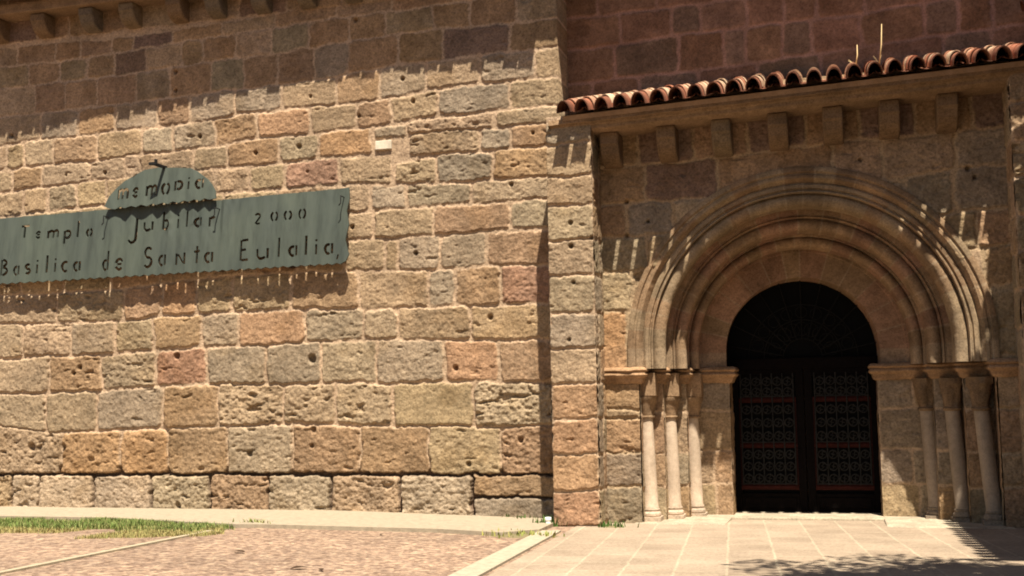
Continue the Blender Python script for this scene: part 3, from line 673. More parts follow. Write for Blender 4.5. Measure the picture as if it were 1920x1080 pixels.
# impost moulding round both splays
PRI = [(0.0, -0.20), (0.035, -0.185), (0.05, -0.15), (0.055, -0.125), (0.085, -0.105), (0.095, -0.085), (0.085, -0.062), (0.07, -0.055), (0.085, -0.045), (0.10, -0.028), (0.085, 0.0), (0.06, 0.012), (-0.1, 0.012), (-0.1, -0.20)]
def impost(path, name='impost'):
    mb = MB(); P = []
    for i in range(len(path)-1):
        a = Vector(path[i]); b = Vector(path[i+1]); n = max(1, int((b-a).length/0.05))
        P += [a+(b-a)*k/n for k in range(n)]
    P.append(Vector(path[-1]))
    mb.col = tuple(alb(SUN['b'], 1.0)*np.array([1.12, 1.05, 1.0])); mb.extrude_profile([(o, z) for o, z in PRI], P)
    me_v = []
    for i, v in enumerate(mb.v):
        w = (vn(v[0]*14, v[2]*14+v[1]*9, 4)-0.5)*0.018
        me_v.append((v[0]+w*0.4, v[1]+w, v[2]+w*0.6))
        k = 0.8+0.4*vn(v[0]*2.3+v[1]*3, 2.0, 9); mb.c[i] = tuple(np.array(mb.c[i])*k)
    mb.v = me_v
    return mb.build(name, M_DRESS, church, smooth=True, auto=45)
impost([(BL1-0.02, 0, ZI), (X0, 0, ZI), (X0+0.02, A1, ZI), (X1, A1, ZI), (X1+0.02, A2, ZI), (X2, A2, ZI), (X2+0.02, A3, ZI), (XD, A3, ZI), (XD+0.001, 1.5, ZI)])
impost([(RD-0.001, 1.5, ZI), (RD, A3, ZI), (R2-0.02, A3, ZI), (R2, A2, ZI), (R1-0.02, A2, ZI), (R1, A1, ZI), (R0-0.02, A1, ZI), (R0, 0, ZI), (BR0+0.05, 0, ZI)])

# columns in the nooks
def column(bx, tx, Y, capz0, capz1, tone, seed, rough):
    r = 0.090; zb0 = float(gz(bx, Y))+0.02; zs = zb0+0.16
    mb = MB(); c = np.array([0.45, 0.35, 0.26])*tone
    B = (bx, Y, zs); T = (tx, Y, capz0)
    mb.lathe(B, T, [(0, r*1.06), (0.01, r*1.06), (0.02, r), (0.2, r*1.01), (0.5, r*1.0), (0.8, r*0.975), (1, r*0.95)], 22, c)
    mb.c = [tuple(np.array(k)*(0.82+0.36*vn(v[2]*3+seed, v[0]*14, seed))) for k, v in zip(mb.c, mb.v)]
    o = mb.build('column', M_MARBLE, church, smooth=True, auto=50)
    mb = MB(); cb = c*0.92
    mb.lathe((bx, Y, zs-0.10), (bx, Y, zs), [(0, r*1.25), (0.15, r*1.36), (0.4, r*1.34), (0.55, r*1.2), (0.62, r*1.12), (0.75, r*1.1), (0.8, r*1.18), (0.95, r*1.16), (1, r*1.03)], 22, cb)
    mb.box(bx-r*1.5, bx+r*1.5, Y-r*1.5, Y+r*1.5, zb0-0.2, zs-0.10, cb)
    mb.build('base', M_DRESS, o, smooth=True, auto=35)
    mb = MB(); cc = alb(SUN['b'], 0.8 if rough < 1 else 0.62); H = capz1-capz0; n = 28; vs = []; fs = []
    prof = [(0, 1.0), (0.03, 1.2), (0.08, 1.22), (0.12, 1.03), (0.25, 1.08), (0.45, 1.2), (0.62, 1.34), (0.76, 1.46), (0.82, 1.62), (1.0, 1.66)]
    for (t, q) in prof:
        for k in range(n):
            a = 2*pi*k/n; sq = min(1, max(0, (t-0.3)/0.5)); f = 1+sq*0.22*(1/max(abs(cos(a)), abs(sin(a)))-1)
            lf = 0.10*sin(4*a+seed)*sin(pi*min(1, t*1.1))+rough*0.22*(vn(a*3+seed, t*7, seed)-0.5)*min(1, t*5)
            vs.append((tx+r*q*(f+lf)*cos(a), Y+r*q*(f+lf)*sin(a), capz0+H*t))
    m = len(prof)
    for i in range(m-1):
        for k in range(n): fs.append((i*n+k, i*n+(k+1) % n, (i+1)*n+(k+1) % n, (i+1)*n+k))
    fs.append(tuple(range((m-1)*n, m*n))); mb.add(vs, fs, cc); mb.build('capital', M_DRESS, o, smooth=True, auto=50)
    return o
LCOL = [((1222, 972), (1211, 786), .21), ((1265, 970), (1255, 786), .55), ((1306, 966), (1297, 786), .89)]
for i, (b, t, Y) in enumerate(LCOL):
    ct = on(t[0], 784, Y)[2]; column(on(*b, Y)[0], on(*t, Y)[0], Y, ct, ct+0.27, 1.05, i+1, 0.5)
    mb = MB(); x = on(*t, Y)[0]; mb.box(x-0.15, x+0.15, Y-0.13, Y+0.16, ct+0.272, ZI-0.06, alb(SUN['b'])); mb.build('capital_block', M_DRESS, church, bevel=0.01)
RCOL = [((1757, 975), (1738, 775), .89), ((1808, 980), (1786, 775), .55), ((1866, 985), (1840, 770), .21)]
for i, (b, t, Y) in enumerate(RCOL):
    ct = on(t[0], 770, Y)[2]; column(on(*b, Y)[0], on(*t, Y)[0], Y, ct, ZI-0.19, 0.60, i+4, 1.6)  # right columns: darker brown tone that also carries part of their shade

# cornice and corbels under the portal roof
EA, EB = on(1054, 188, -0.825), on(1882, 85, -0.825)
ESL = (EB[2]-EA[2])/(EB[0]-EA[0])
def ze(X): return EA[2]+(X-EA[0])*ESL             # eave line (crown of the tile ends)
XE0, XE1 = BL0+0.04, 3.4
zc = [on(1142, 238, -0.5)[2]-ze(on(1142, 238, -.5)[0]), on(1775, 172, -0.5)[2]-ze(on(1775, 172, -.5)[0])]
ZC = sum(zc)/2                                     # foot of the cornice below the eave line
mb = MB(); segs = 60
prof = [(0.06, ZC), (-0.46, ZC), (-0.50, ZC+0.03), (-0.505, ZC+0.07), (-0.53, ZC+0.085), (-0.54, ZC+0.14), (-0.57, ZC+0.17), (-0.58, -0.235), (0.06, -0.235)]
vs = []; fs = []; m = len(prof)
for i in range(segs+1):
    X = XE0+(XE1-XE0)*i/segs
    for (y, z) in prof: vs.append((X, y+(vn(X*3, z*9, 3)-0.5)*0.02, ze(X)+z+(vn(X*4, y*9, 6)-0.5)*0.014))
for i in range(segs):
    for k in range(m): fs.append((i*m+k, (i+1)*m+k, (i+1)*m+(k+1) % m, i*m+(k+1) % m))
fs += [tuple(range(m)), tuple(range(segs*m+m-1, segs*m-1, -1))]
mb.add(vs, fs, alb(SUN['b'], 0.95))
jc = [tuple(np.array(c)*(0.8+0.4*vn(np.floor(v[0]/0.72)*3.7, 1.0, 2))) for c, v in zip(mb.c, mb.v)]; mb.c = jc
mb.build('cornice', M_DRESS, church, smooth=True, auto=40)
def corbel(x, w, ztop, h, p, Y, seed, lift=0.0):
    """projecting bracket with an upright nose above and a curved underside"""
    pr = [(0.1, 0), (-p, 0), (-p, -h*0.36), (-p*0.97, -h*0.40), (-p*0.93, -h*0.43)]
    pr += [(-p*0.90*cos(radians(a)), -h*0.43-h*0.57*sin(radians(a))) for a in (10, 25, 40, 55, 70, 85)]+[(0.1, -h)]
    vs = [(x+s*w/2, Y+y, ztop+z) for s in (-1, 1) for (y, z) in pr]; m = len(pr)
    fs = [tuple(range(m)), tuple(range(2*m-1, m-1, -1))]+[(k, m+k, m+(k+1) % m, (k+1) % m) for k in range(m)]
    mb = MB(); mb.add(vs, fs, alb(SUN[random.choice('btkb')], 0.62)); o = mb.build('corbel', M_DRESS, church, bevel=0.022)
    return o
for px in (1142, 1248, 1351, 1457, 1560, 1666, 1775):
    x = on(px, 240-(px-1142)*0.105, -0.3)[0]; corbel(x, 0.235, ze(x)+ZC-0.002, 0.40, 0.36, 0, px)

# barrel tile roofs
def tile_roof(name, A, B, n, up, length, r=0.094, ov=0.10, seed=1, parent=church, rows=None, lich=0.5, plate=True, st=1.2):
    """covers and channels from eave A to eave B (crown of the cover tips), rising along the vector up"""
    A = Vector(A); B = Vector(B); up = Vector(up).normalized(); ax = (B-A).normalized(); nrm = ax.cross(up).normalized()
    if nrm.z < 0: nrm = -nrm
    rr = random.Random(seed); mb = MB(); tl = 0.36; rows = rows or int(length/tl)+1; step = (B-A).length/n
    base = A-nrm*r*st; cr_ = step/2-0.004
    def half(c0, length_, ra, rb, sgn, col, th=0.008, k=11, sv=1.0, tip=None):
        vs = []; fs = []
        for (p, rad_) in ((c0, ra), (c0+up*length_, rb)):
            for t in (0, th):
                for i in range(k+1):
                    a = pi*i/k; q = rad_-t
                    vs.append(p+ax*q*cos(a)+nrm*sgn*q*sin(a)*sv)
        K = k+1
        for i in range(k):
            fs += [(i, i+1, 2*K+i+1, 2*K+i), (K+i, 3*K+i, 3*K+i+1, K+i+1), (i, K+i, K+i+1, i+1), (2*K+i, 2*K+i+1, 3*K+i+1, 3*K+i)]
        fs += [(0, 2*K, 3*K, K), (k, K+k, 3*K+k, 2*K+k)]
        b0_ = len(mb.c); mb.add(vs, fs, col)
        if tip is not None:
            for q_ in range(2*K): mb.c[b0_+q_] = tuple(tip)
    for i in range(n+1):
        c = base+(B-A)*(i/n)
        for j in range(rows):
            col = np.array([0.34, 0.13, 0.075])*rr.uniform(0.75, 1.25)
            g = lich*rr.random(); 
            if j > 0: col = col*(1-g)+np.array([0.56, 0.44, 0.30])*g
            jit = Vector((rr.uniform(-.012, .012), 0, rr.uniform(-.008, .008))); sh = up*rr.uniform(-0.025, 0.02)
            half(c+jit+up*(j*tl)+sh+nrm*(0.006*j % 0.012), tl+0.06, r*rr.uniform(0.96, 1.04), r*0.9, 1, col, sv=st, tip=(np.array([0.12, 0.05, 0.03])*rr.uniform(.7, 1.5) if j == 0 else None))
            if i < n:
                col = np.array([0.30, 0.12, 0.07])*rr.uniform(0.7, 1.15)
                half(c+ax*step/2+up*(j*tl+ov)+nrm*(0.035+0.004*j), tl+0.06, cr_*0.92, cr_, -1, col*0.55 if j == 0 else col, sv=0.42)
    o = mb.build(name, M_TILE, parent, smooth=True, auto=40)
    if plate:                                      # bedding below the tiles
        pb = MB(); a0 = base-nrm*0.045-ax*0.06+up*(ov+0.03); b0 = base+(B-A)-nrm*0.045+ax*0.06+up*(ov+0.03)
        vs = [a0, b0, b0+up*(length-ov), a0+up*(length-ov)]; vs += [v-nrm*0.06 for v in vs]
        pb.add(vs, [(0, 1, 2, 3), (7, 6, 5, 4), (0, 4, 5, 1), (1, 5, 6, 2), (2, 6, 7, 3), (3, 7, 4, 0)], (0.30, 0.20, 0.13))
        pb.build('roof_bed', M_PLAIN, o)
    return o
UPV = (0, cos(radians(16)), sin(radians(16)))
EB2 = EA+(EB-EA)*(28/22)
o = tile_roof('portal_roof', EA, EB2, 28, UPV, 1.62, r=0.090, ov=0.15, seed=3, lich=0.85, st=1.7); o['label'] = 'red clay barrel tile roof over the portal'

# nave eave above the left wall: corbels, cornice and tiles (mostly above the frame)
def nave_eave():
    mb = MB()
    zk = on(75, 22, YL-0.3)[2]
    mb.box(-13, NAVE_R, YL-0.36, YL+0.1, zk, zk+0.16, alb(SUN['b'], 0.8)); mb.build('cornice', M_DRESS, church, bevel=0.02)
    for px, py in ((-95, 70), (-10, 60), (75, 50), (165, 42), (240, 36), (328, 28), (400, 20), (485, 10), (570, 0), (655, -10), (745, -20), (835, -32), (925, -44)):
        x = on(px, py, YL-0.2)[0]; corbel(x, 0.24, zk-0.003, 0.31, 0.28, YL, px)
nave_eave()
def eave_point(px, py):
    """where the nave eave edge must stand for the sun to draw its shadow there on the wall"""
    return on(px, py, YL)
ZE = on(75, 22, YL-0.3)[2]+0.42
def shadow_caster(px, py, z):
    p = Vector(on(px, py, YL)); t = (z-p.z)/SUNDIR.z; return p+SUNDIR*t
a = shadow_caster(-150, 292, ZE-0.10); b = shadow_caster(690, 145, ZE-0.10); c = shadow_caster(985, 128, ZE-0.10)
nrm_up = (0, cos(radians(18)), sin(radians(18)))
for (p, q, sd_) in ((a, b, 5), (b, c, 6)):
    n = max(2, int(round((q-p).length/0.235)))
    o = tile_roof('nave_roof', p+Vector((0, -0.03, 0.10)), q+Vector((0, -0.03, 0.10)), n, nrm_up, 1.6, r=0.096, ov=0.03, seed=sd_, rows=4)
c2 = shadow_caster(1012, 88, ZE-0.10); c3 = shadow_caster(1043, 88, ZE-0.10)
tile_roof('nave_roof', c2+Vector((0.1, 0, 0.10)), c3+Vector((0.2, 0, 0.10)), 2, nrm_up, 1.2, r=0.10, ov=0.05, seed=8, rows=3)
# upper nave roof
tile_roof('nave_roof', (-3.3, -0.5, 8.0), (4.4, -0.5, 8.0), 33, nrm_up, 2.2, seed=9, rows=6)
mb = MB(); mb.box(-3.35, 4.4, -0.1, 0.9, 7.75, 7.9, alb(SUN['b'])); mb.build('cornice', M_DRESS, church)
# body of the church behind the walls
mb = MB(); mb.box(-12.85, NAVE_R-0.05, YL+0.55, 9, -0.2, 8.1, alb(SUN['b'])); mb.box(NAVE_R-0.05, 4.2, YU+0.3, 9, 5.2, 8.1, alb(SUN['b']))
mb.box(NAVE_R-0.05, X0-0.1, 0.6, 9, -0.2, 5.2, alb(SUN['b'])); mb.box(R0+0.1, 4.2, 0.6, 9, -0.2, 5.2, alb(SUN['b'])); mb.box(X0-0.1, R0+0.1, 1.75, 9, -0.2, 5.2, alb(SUN['b']))
mb.build('rear_walls', M_DRESS, church)

# right wing, a step outside the frame; its eave throws the shadow along the right edge
XE = on(1907, 180, YB)[0]+0.28
HW = on(1907, 180, YB)[2]+0.28/0.195
wg = MB()
wing = wall('wing_wall', ((XE+0.5, 0, 0), (0, -1, 0), (-1, 0, 0)), 0.0, 5.6, -0.1, HW-0.05, courses(0, 5.6, [-0.1+0.42*k for k in range(19)], 0.5, 0.9, 'tgbt', 0.02, 0.012, 1.0, 0, 21), 0.03, M_ROUGH, church, back=2.5, edges='lrt')
tile_roof('wing_roof', (XE, -5.8, HW), (XE, 0.6, HW), 27, (cos(radians(18)), 0, sin(radians(18))), 2.4, seed=12, rows=6)

# ------------------------------------------------------------------ door
door_l, door_r = empty('door_leaf'), empty('door_leaf')
XM = (on(1512, 850, YDOOR)[0]); DL, DR = XD-0.02, RD+0.02
zdb = float(gz(XM, 1.0))+0.05; ztop = ZI-0.02
ZR = [on(1440, y, YDOOR)[2] for y in (750, 835, 913)]
for d, (xa, xb) in ((door_l, (DL, XM-0.006)), (door_r, (XM+0.006, DR))):
    d.parent = church
    y0 = YDOOR; mb = MB()
    mb.box(xa, xa+0.10, y0-0.03, y0+0.03, zdb, ztop); mb.box(xb-0.10, xb, y0-0.03, y0+0.03, zdb, ztop)
    mb.box(xa+0.1, xb-0.1, y0-0.03, y0+0.03, ztop-0.1, ztop)
    mb.build('frame', M_DOOR, d, bevel=0.006)
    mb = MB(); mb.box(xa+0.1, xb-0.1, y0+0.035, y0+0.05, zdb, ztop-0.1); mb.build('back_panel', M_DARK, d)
    for zr_ in ZR:
        mb = MB(); mb.box(xa+0.1, xb-0.1, y0-0.034, y0+0.03, zr_-0.034, zr_+0.034); mb.box(xa+0.1, xb-0.1, y0-0.046, y0-0.034, zr_-0.018, zr_+0.018)
        mb.build('rail', M_RAIL, d, bevel=0.005)
    for x in (xa+0.1, xb-0.13):
        mb = MB(); mb.box(x, x+0.03, y0-0.036, y0+0.02, ZR[2]+0.042, ZR[0]-0.042); mb.build('inner_stile', M_STILE, d)
    mb = MB(); zk = ZR[2]-0.06; mb.box(xa+0.1, xb-0.1, y0-0.025, y0+0.03, zdb, zk-0.02); mb.box(xa+0.14, xb-0.14, y0-0.04, y0-0.025, zdb+0.05, zk-0.07)
    mb.build('kick_panel', M_DOOR, d, bevel=0.008)
    # wrought iron grille
    mb = MB(); yg = y0-0.052; zs_ = [ZR[2]+0.04, ZR[1]-0.04, ZR[1]+0.04, ZR[0]-0.04, ZR[0]+0.04, ztop-0.1]
    nb_ = 5; wid = (xb-xa-0.26)
    for k in range(nb_+1):
        x = xa+0.13+wid*k/nb_; mb.tube([(x, yg, ZR[2]+0.03), (x, yg, ztop-0.06)], 0.009, 6)
    for s in range(3):
        za, zb_ = zs_[2*s], zs_[2*s+1]; rwn = max(2, int((zb_-za)/(wid/nb_)))
        for k in range(nb_):
            xc_ = xa+0.13+wid*(k+0.5)/nb_
            for q in range(rwn):
                zc_ = za+(zb_-za)*(q+0.5)/rwn; R = wid/nb_*0.36
                mb.ring((xc_, yg, zc_), R*1.1, 0.0085, 14, 4); mb.ring((xc_+R*0.4, yg, zc_+R*.3), R*0.42, 0.007, 10, 4, a0=0.5, a1=5.2); mb.ring((xc_-R*0.4, yg, zc_-R*.3), R*0.42, 0.007, 10, 4, a0=3.6, a1=8.3); mb.tube([(xc_-R*.2, yg-.012, zc_+R*1.1), (xc_+R*.2, yg-.012, zc_+R*1.1)], 0.012, 6)
            mb.tube([(xc_, yg-0.004, za+0.02), (xc_, yg-0.004, za+0.11)], [0.012, 0.002], 5)
        mb.box(xa+0.12, xb-0.12, yg-0.008, yg+0.008, za+0.0, za+0.012)
    mb.build('grille', M_IRON, d, smooth=True, auto=40)
# fanlight grille above the leaves
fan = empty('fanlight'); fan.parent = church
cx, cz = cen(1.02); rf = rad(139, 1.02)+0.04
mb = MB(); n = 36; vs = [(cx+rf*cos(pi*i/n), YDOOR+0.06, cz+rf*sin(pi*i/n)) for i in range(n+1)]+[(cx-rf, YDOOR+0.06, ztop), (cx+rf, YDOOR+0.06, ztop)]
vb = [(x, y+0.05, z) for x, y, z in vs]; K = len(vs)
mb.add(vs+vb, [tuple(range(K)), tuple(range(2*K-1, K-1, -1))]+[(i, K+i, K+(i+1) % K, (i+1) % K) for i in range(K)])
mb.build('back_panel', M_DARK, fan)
mb = MB(); mb.box(cx-rf, cx+rf, YDOOR-0.05, YDOOR+0.05, ztop, ztop+0.14); mb.build('transom', M_DOOR, fan, bevel=0.008)
mb = MB(); zf = ztop+0.14
for a in np.linspace(0.12, pi-0.12, 11): mb.tube([(cx+0.25*cos(a), YDOOR, zf+0.25*sin(a)), (cx+(rf-0.02)*cos(a), YDOOR, cz+(rf-0.02)*sin(a))], 0.009, 6)
for R in (0.25, 0.5, 0.7): mb.ring((cx, YDOOR, zf), R, 0.008, 30, 5, a0=0, a1=pi)
for a in np.linspace(0.3, pi-0.3, 9): mb.ring((cx+0.38*cos(a), YDOOR, zf+0.38*sin(a)), 0.09, 0.006, 12, 4); mb.ring((cx+0.6*cos(a), YDOOR, zf+0.6*sin(a)), 0.075, 0.006, 12, 4)
mb.build('grille', M_FAN, fan, smooth=True, auto=40)
# worn stone threshold
mb = MB(); mb.box(XD-0.02, RD+0.02, 0.75, 1.65, -0.25, float(gz(0, 1))+0.045, (0.36, 0.30, 0.22)); mb.build('threshold', M_DRESS, church, bevel=0.02)
mb = MB(); mb.box(X0-0.1, XD, -0.16, 1.1, -0.25, float(gz(-2, 0))+0.02, (0.36, 0.30, 0.22)); mb.build('plinth', M_DRESS, church, bevel=0.015); mb = MB(); mb.box(RD, R0+0.1, -0.16, 1.1, -0.25, float(gz(1, 0))+0.02, (0.36, 0.30, 0.22)); mb.build('plinth', M_DRESS, church, bevel=0.015)
for o in church.children:                          # keep world-space modelling under the empty
    o.matrix_parent_inverse = Matrix.Translation(-Vector(church.location))

# ------------------------------------------------------------------ metal signs with pierced letters
YSG = 0.04                                         # plane of the sign sheets, standing off the wall
def stroke(p, w):
    """outline of an open stroke of width w through points p (2-D)"""
    p = [Vector(q) for q in p]; l = []; r = []
    for i in range(len(p)):
        t = (p[min(i+1, len(p)-1)]-p[max(i-1, 0)]).normalized(); nn = Vector((-t.y, t.x))
        ww = w*(0.5 if 0 < i < len(p)-1 else 0.42); l.append(p[i]+nn*ww); r.append(p[i]-nn*ww)
    return l+r[::-1]
def arcp(cx, cy, rx, ry, a0, a1, n=9): return [(cx+rx*cos(radians(a0+(a1-a0)*i/n)), cy+ry*sin(radians(a0+(a1-a0)*i/n))) for i in range(n+1)]
def glyph(ch):
    """strokes in a unit box, x 0..w, y 0 at the baseline, 1 = x-height; round forms stay bridged like a stencil"""
    g = {
     'T': [[(-.1, 1.7), (1.0, 1.75)], [(.45, 1.6), (.45, 0)]], 'B': [[(0, 0), (0, 1.75)], arcp(.08, 1.35, .6, .38, 80, -75), arcp(.08, .45, .75, .45, 80, -80)],
     'J': [arcp(-.1, -.3, .45, .5, 200, 350, 6)+[(.35, 1.7)]], 'S': [arcp(.45, 1.3, .42, .45, 30, 260, 9)+arcp(.45, .42, .45, .45, 80, -150, 9)],
     'E': [[(0, 0), (0, 1.75)], [(.12, 1.72), (.8, 1.75)], [(.12, .9), (.6, .92)], [(.12, .02), (.85, .05)]],
     'a': [arcp(.38, .45, .38, .45, 60, 300), [(.86, 1), (.86, 0)]], 'b': [[(0, 1.75), (0, .02)], arcp(.36, .45, .40, .45, 125, -125)],
     'd': [arcp(.40, .45, .40, .45, 55, 305), [(.86, 1.75), (.86, 0)]], 'e': [[(.14, .5), (.74, .52)], arcp(.42, .48, .40, .5, 25, 165, 7), arcp(.42, .45, .40, .45, 200, 325, 7)],
     'c': [arcp(.42, .48, .42, .5, 50, 310)], 'i': [[(0, 0), (0, 1)], [(0, 1.3), (.02, 1.5)]], 'l': [[(0, 0), (0, 1.8)]],
     'm': [[(0, 0), (0, 1)], arcp(.3, .62, .24, .36, 160, 0, 6)+[(.54, 0)], arcp(.86, .62, .24, .36, 160, 0, 6)+[(1.1, 0)]], 'n': [[(0, 0), (0, 1)], [(.13, .9), (.62, .1)], [(.75, 1), (.75, 0)]],
     'u': [[(0, 1), (0, .35)]+arcp(.36, .33, .34, .33, 200, 330, 6), [(.82, 1), (.82, 0)]], 'o': [arcp(.42, .48, .42, .5, 105, 255), arcp(.46, .48, .42, .5, 75, -75)],
     'p': [[(0, 1), (0, -.75)], arcp(.36, .5, .40, .48, 125, -125)], 'r': [[(0, 0), (0, 1)], arcp(.45, .55, .32, .42, 150, 50, 5)],
     'R': [[(0, 0), (0, 1)], arcp(.42, .55, .34, .42, 130, -125)], 's': [arcp(.35, .72, .3, .27, 40, 255, 6)+arcp(.35, .24, .32, .26, 80, -140, 6)],
     't': [[(.3, 0), (.3, 1.65)], [(-.1, 1.1), (.18, 1.13)], [(.42, 1.13), (.7, 1.16)]], '2': [arcp(.4, 1.15, .4, .4, 150, -20, 7)+[(.1, .1)], [(.22, .04), (.85, .06)]],
     '0': [arcp(.4, .8, .4, .75, 110, 250), arcp(.46, .8, .4, .75, 70, -70)], ',': [[(.1, .15), (-.15, -.55)]],
    }
    return g[ch]
def plane_uv(x, y): p = on(x, y, YSG); return (p[0], p[2])
def letters(spec):
    out = []
    for ch, x0, ybase, xh, w in spec:              # pixel of the lower left corner, x-height px, width px
        o0 = np.array(plane_uv(x0, ybase)); s = xh/128.0; wx = w/128.0
        for st in glyph(ch):
            pts = [(o0[0]+px*wx, o0[1]+py*s+px*wx*0.03) for px, py in st]
            out.append((pts, 0.041 if xh > 12 else 0.032))
    return out
def pierced_sheet(name, outline, strokes, mat, wave, parent=None, grid=0.06, thick=0.026):
    pts = [Vector(p) for p in outline]; nb = len(pts); edges = [(i, (i+1) % nb) for i in range(nb)]
    from mathutils.geometry import intersect_point_line
    polys = []
    for sp, w in strokes:
        pl_ = stroke(sp, w); b = len(pts); pts += pl_; edges += [(b+i, b+(i+1) % len(pl_)) for i in range(len(pl_))]; polys.append([(v.x, v.y) for v in pl_])
    xs = [p[0] for p in outline]; zs = [p[1] for p in outline]
    for gx in np.arange(min(xs), max(xs), grid):
        for gz_ in np.arange(min(zs), max(zs), grid*1.6): pts.append(Vector((gx, gz_)))
    vo, eo, fo, *_ = delaunay_2d_cdt(pts, edges, [], 0, 1e-5)
    def inside(p, poly):
        c = False; j = len(poly)-1
        for i in range(len(poly)):
            if (poly[i][1] > p[1]) != (poly[j][1] > p[1]) and p[0] < (poly[j][0]-poly[i][0])*(p[1]-poly[i][1])/(poly[j][1]-poly[i][1])+poly[i][0]: c = not c
            j = i
        return c
    bb = [(min(q[0] for q in p), max(q[0] for q in p), min(q[1] for q in p), max(q[1] for q in p)) for p in polys]
    F = []
    for f in fo:
        c = (sum(vo[i].x for i in f)/len(f), sum(vo[i].y for i in f)/len(f))
        if not inside(c, outline): continue
        if any(b[0] <= c[0] <= b[1] and b[2] <= c[1] <= b[3] and inside(c, p) for b, p in zip(bb, polys)): continue
        F.append(tuple(f))
    V = [(p.x, YSG+wave(p.x, p.y), p.y) for p in vo]
    cnt = {(f[i], f[(i+1) % len(f)]) for f in F for i in range(len(f))}; nv = len(V)
    V2 = V+[(x, y+thick, z) for x, y, z in V]; F2 = F+[tuple(i+nv for i in f[::-1]) for f in F]
    F2 += [(b, a, a+nv, b+nv) for (a, b) in cnt if (b, a) not in cnt]
    me = bpy.data.meshes.new(name); me.from_pydata(V2, [], F2)
    me.polygons.foreach_set('use_smooth', np.full(len(me.polygons), True, bool)); me.update(); me.set_sharp_from_angle(angle=radians(35))
    return link(name, me, parent, mat)
ZLOW = plane_uv(320, 513)[1]
def wave_big(x, z):
    return -0.02+0.10*(z-ZLOW-0.19*(x+9)*0.03)+0.012*sin(x*2*pi/0.30)+0.010*sin(x*2*pi/1.37+1.0)+0.008*(sin(z*3)-0.5)+(0.012*sin(x*2*pi/0.17) if -9.2 < x < -8.0 and z > 3.8 else 0)
def dense(poly, step=0.07):
    out = []
    for i in range(len(poly)):
        a = np.array(poly[i]); b = np.array(poly[(i+1) % len(poly)]); k = max(1, int(np.linalg.norm(b-a)/step))
        out += [tuple(a+(b-a)*j/k) for j in range(k)]
    return out
line1 = [('T', 38, 446, 13, 15), ('e', 64, 446, 12, 13), ('m', 86, 446, 14, 20), ('p', 117, 446, 14, 15), ('l', 143, 444, 17, 14), ('o', 159, 443, 14, 14)]
line1 += [('J', 247, 440, 18, 16), ('u', 266, 432, 16, 22), ('b', 302, 430, 19, 16), ('i', 330, 427, 17, 12), ('l', 348, 425, 16, 12), ('a', 362, 424, 16, 15), ('r', 390, 424, 17, 14)]
line1 += [('2', 474, 420, 12, 14), ('0', 506, 415, 11, 13), ('0', 532, 413, 11, 13), ('0', 558, 411, 12, 14)]
line2 = [('B', 4, 517, 17, 15), ('a', 27, 516, 17, 14), ('s', 49, 513, 17, 13), ('i', 71, 513, 17, 10), ('l', 87, 511, 18, 10), ('i', 104, 510, 17, 10), ('c', 116, 509, 18, 15), ('a', 140, 508, 17, 13)]
line2 += [('d', 194, 507, 20, 13), ('e', 218, 506, 20, 15), ('S', 271, 501, 20, 16), ('a', 298, 498, 19, 16), ('n', 331, 497, 21, 24), ('t', 365, 494, 19, 15), ('a', 386, 492, 18, 14)]
line2 += [('E', 452, 489, 21, 17), ('u', 483, 486, 18, 25), ('l', 524, 482, 19, 10), ('a', 543, 480, 18, 15), ('l', 574, 478, 19, 10), ('i', 592, 477, 18, 10), ('a', 610, 476, 18, 14), (',', 634, 479, 12, 10)]
outl = [plane_uv(*q) for q in ((-170, 425), (0, 408), (200, 391), (400, 374), (650, 350), (652, 372), (648, 395), (653, 420), (648, 450), (655, 478), (650, 490))]
outl += [plane_uv(648-i*8.2, 493+i*8.2*0.0605+(2.2 if i % 2 else -1.0)) for i in range(1, 100)]
sg = empty('memorial_sign', tuple(on(320, 450, YSG)))
tag(sg, 'long wavy grey green metal banner with cut out lettering mounted on stone wall', 'sign')
def under(o, par):
    o.parent = par; o.matrix_parent_inverse = Matrix.Translation(-Vector(par.location)); return o
under(pierced_sheet('sheet', dense(outl), letters(line1+line2), M_SIGN, wave_big), sg)
mb = MB()
def bracket(mb, px, py, h=18, lean=0):
    a = on(px, py, YSG-0.03); t = on(px+lean, py-h*0.2, YSG-0.05)
    mb.tube([(a[0], YL+0.05, a[2]-0.05), (a[0], YSG-0.05, a[2]-0.04), (a[0], YSG-0.055, a[2]-0.14), (a[0]-0.03, YSG-0.05, a[2]-0.17)], 0.008, 6)
for (x, y) in ((196, 400), (404, 384), (640, 362)):
    mb = MB(); bracket(mb, x, y); under(mb.build('bracket', M_IRON), sg)
for (x, y) in ((60, 470), (330, 445), (600, 425)):
    mb = MB(); a = on(x, y, YSG); mb.tube([(a[0], YL+0.05, a[2]), (a[0], YSG+0.03, a[2])], 0.014, 6); under(mb.build('wall_spacer', M_IRON), sg)
lun = [plane_uv(*q) for q in ((196, 387), (203, 368), (215, 350), (228, 339), (240, 331), (252, 323), (265, 317), (275, 314), (290, 312), (320, 312), (351, 313), (364, 319), (374, 327), (385, 334), (394, 344), (401, 357), (403, 371))]
for i in range(1, 20):
    f = i/20; lun.append(plane_uv(403-f*198, 371+f*20+(2.4 if i % 2 else -1.4)))
lun.append(plane_uv(204, 391))
line3 = [('m', 219, 374, 19, 18), ('e', 246, 369, 17, 13), ('m', 272, 367, 19, 18), ('o', 301, 364, 21, 15), ('R', 326, 357, 18, 16), ('i', 350, 354, 15, 10), ('a', 364, 352, 17, 15)]
ms = empty('name_plate', tuple(on(300, 350, YSG)))
tag(ms, 'small half round grey green metal plate above the long banner reading memoria', 'sign')
LZ0 = plane_uv(204, 391)[1]
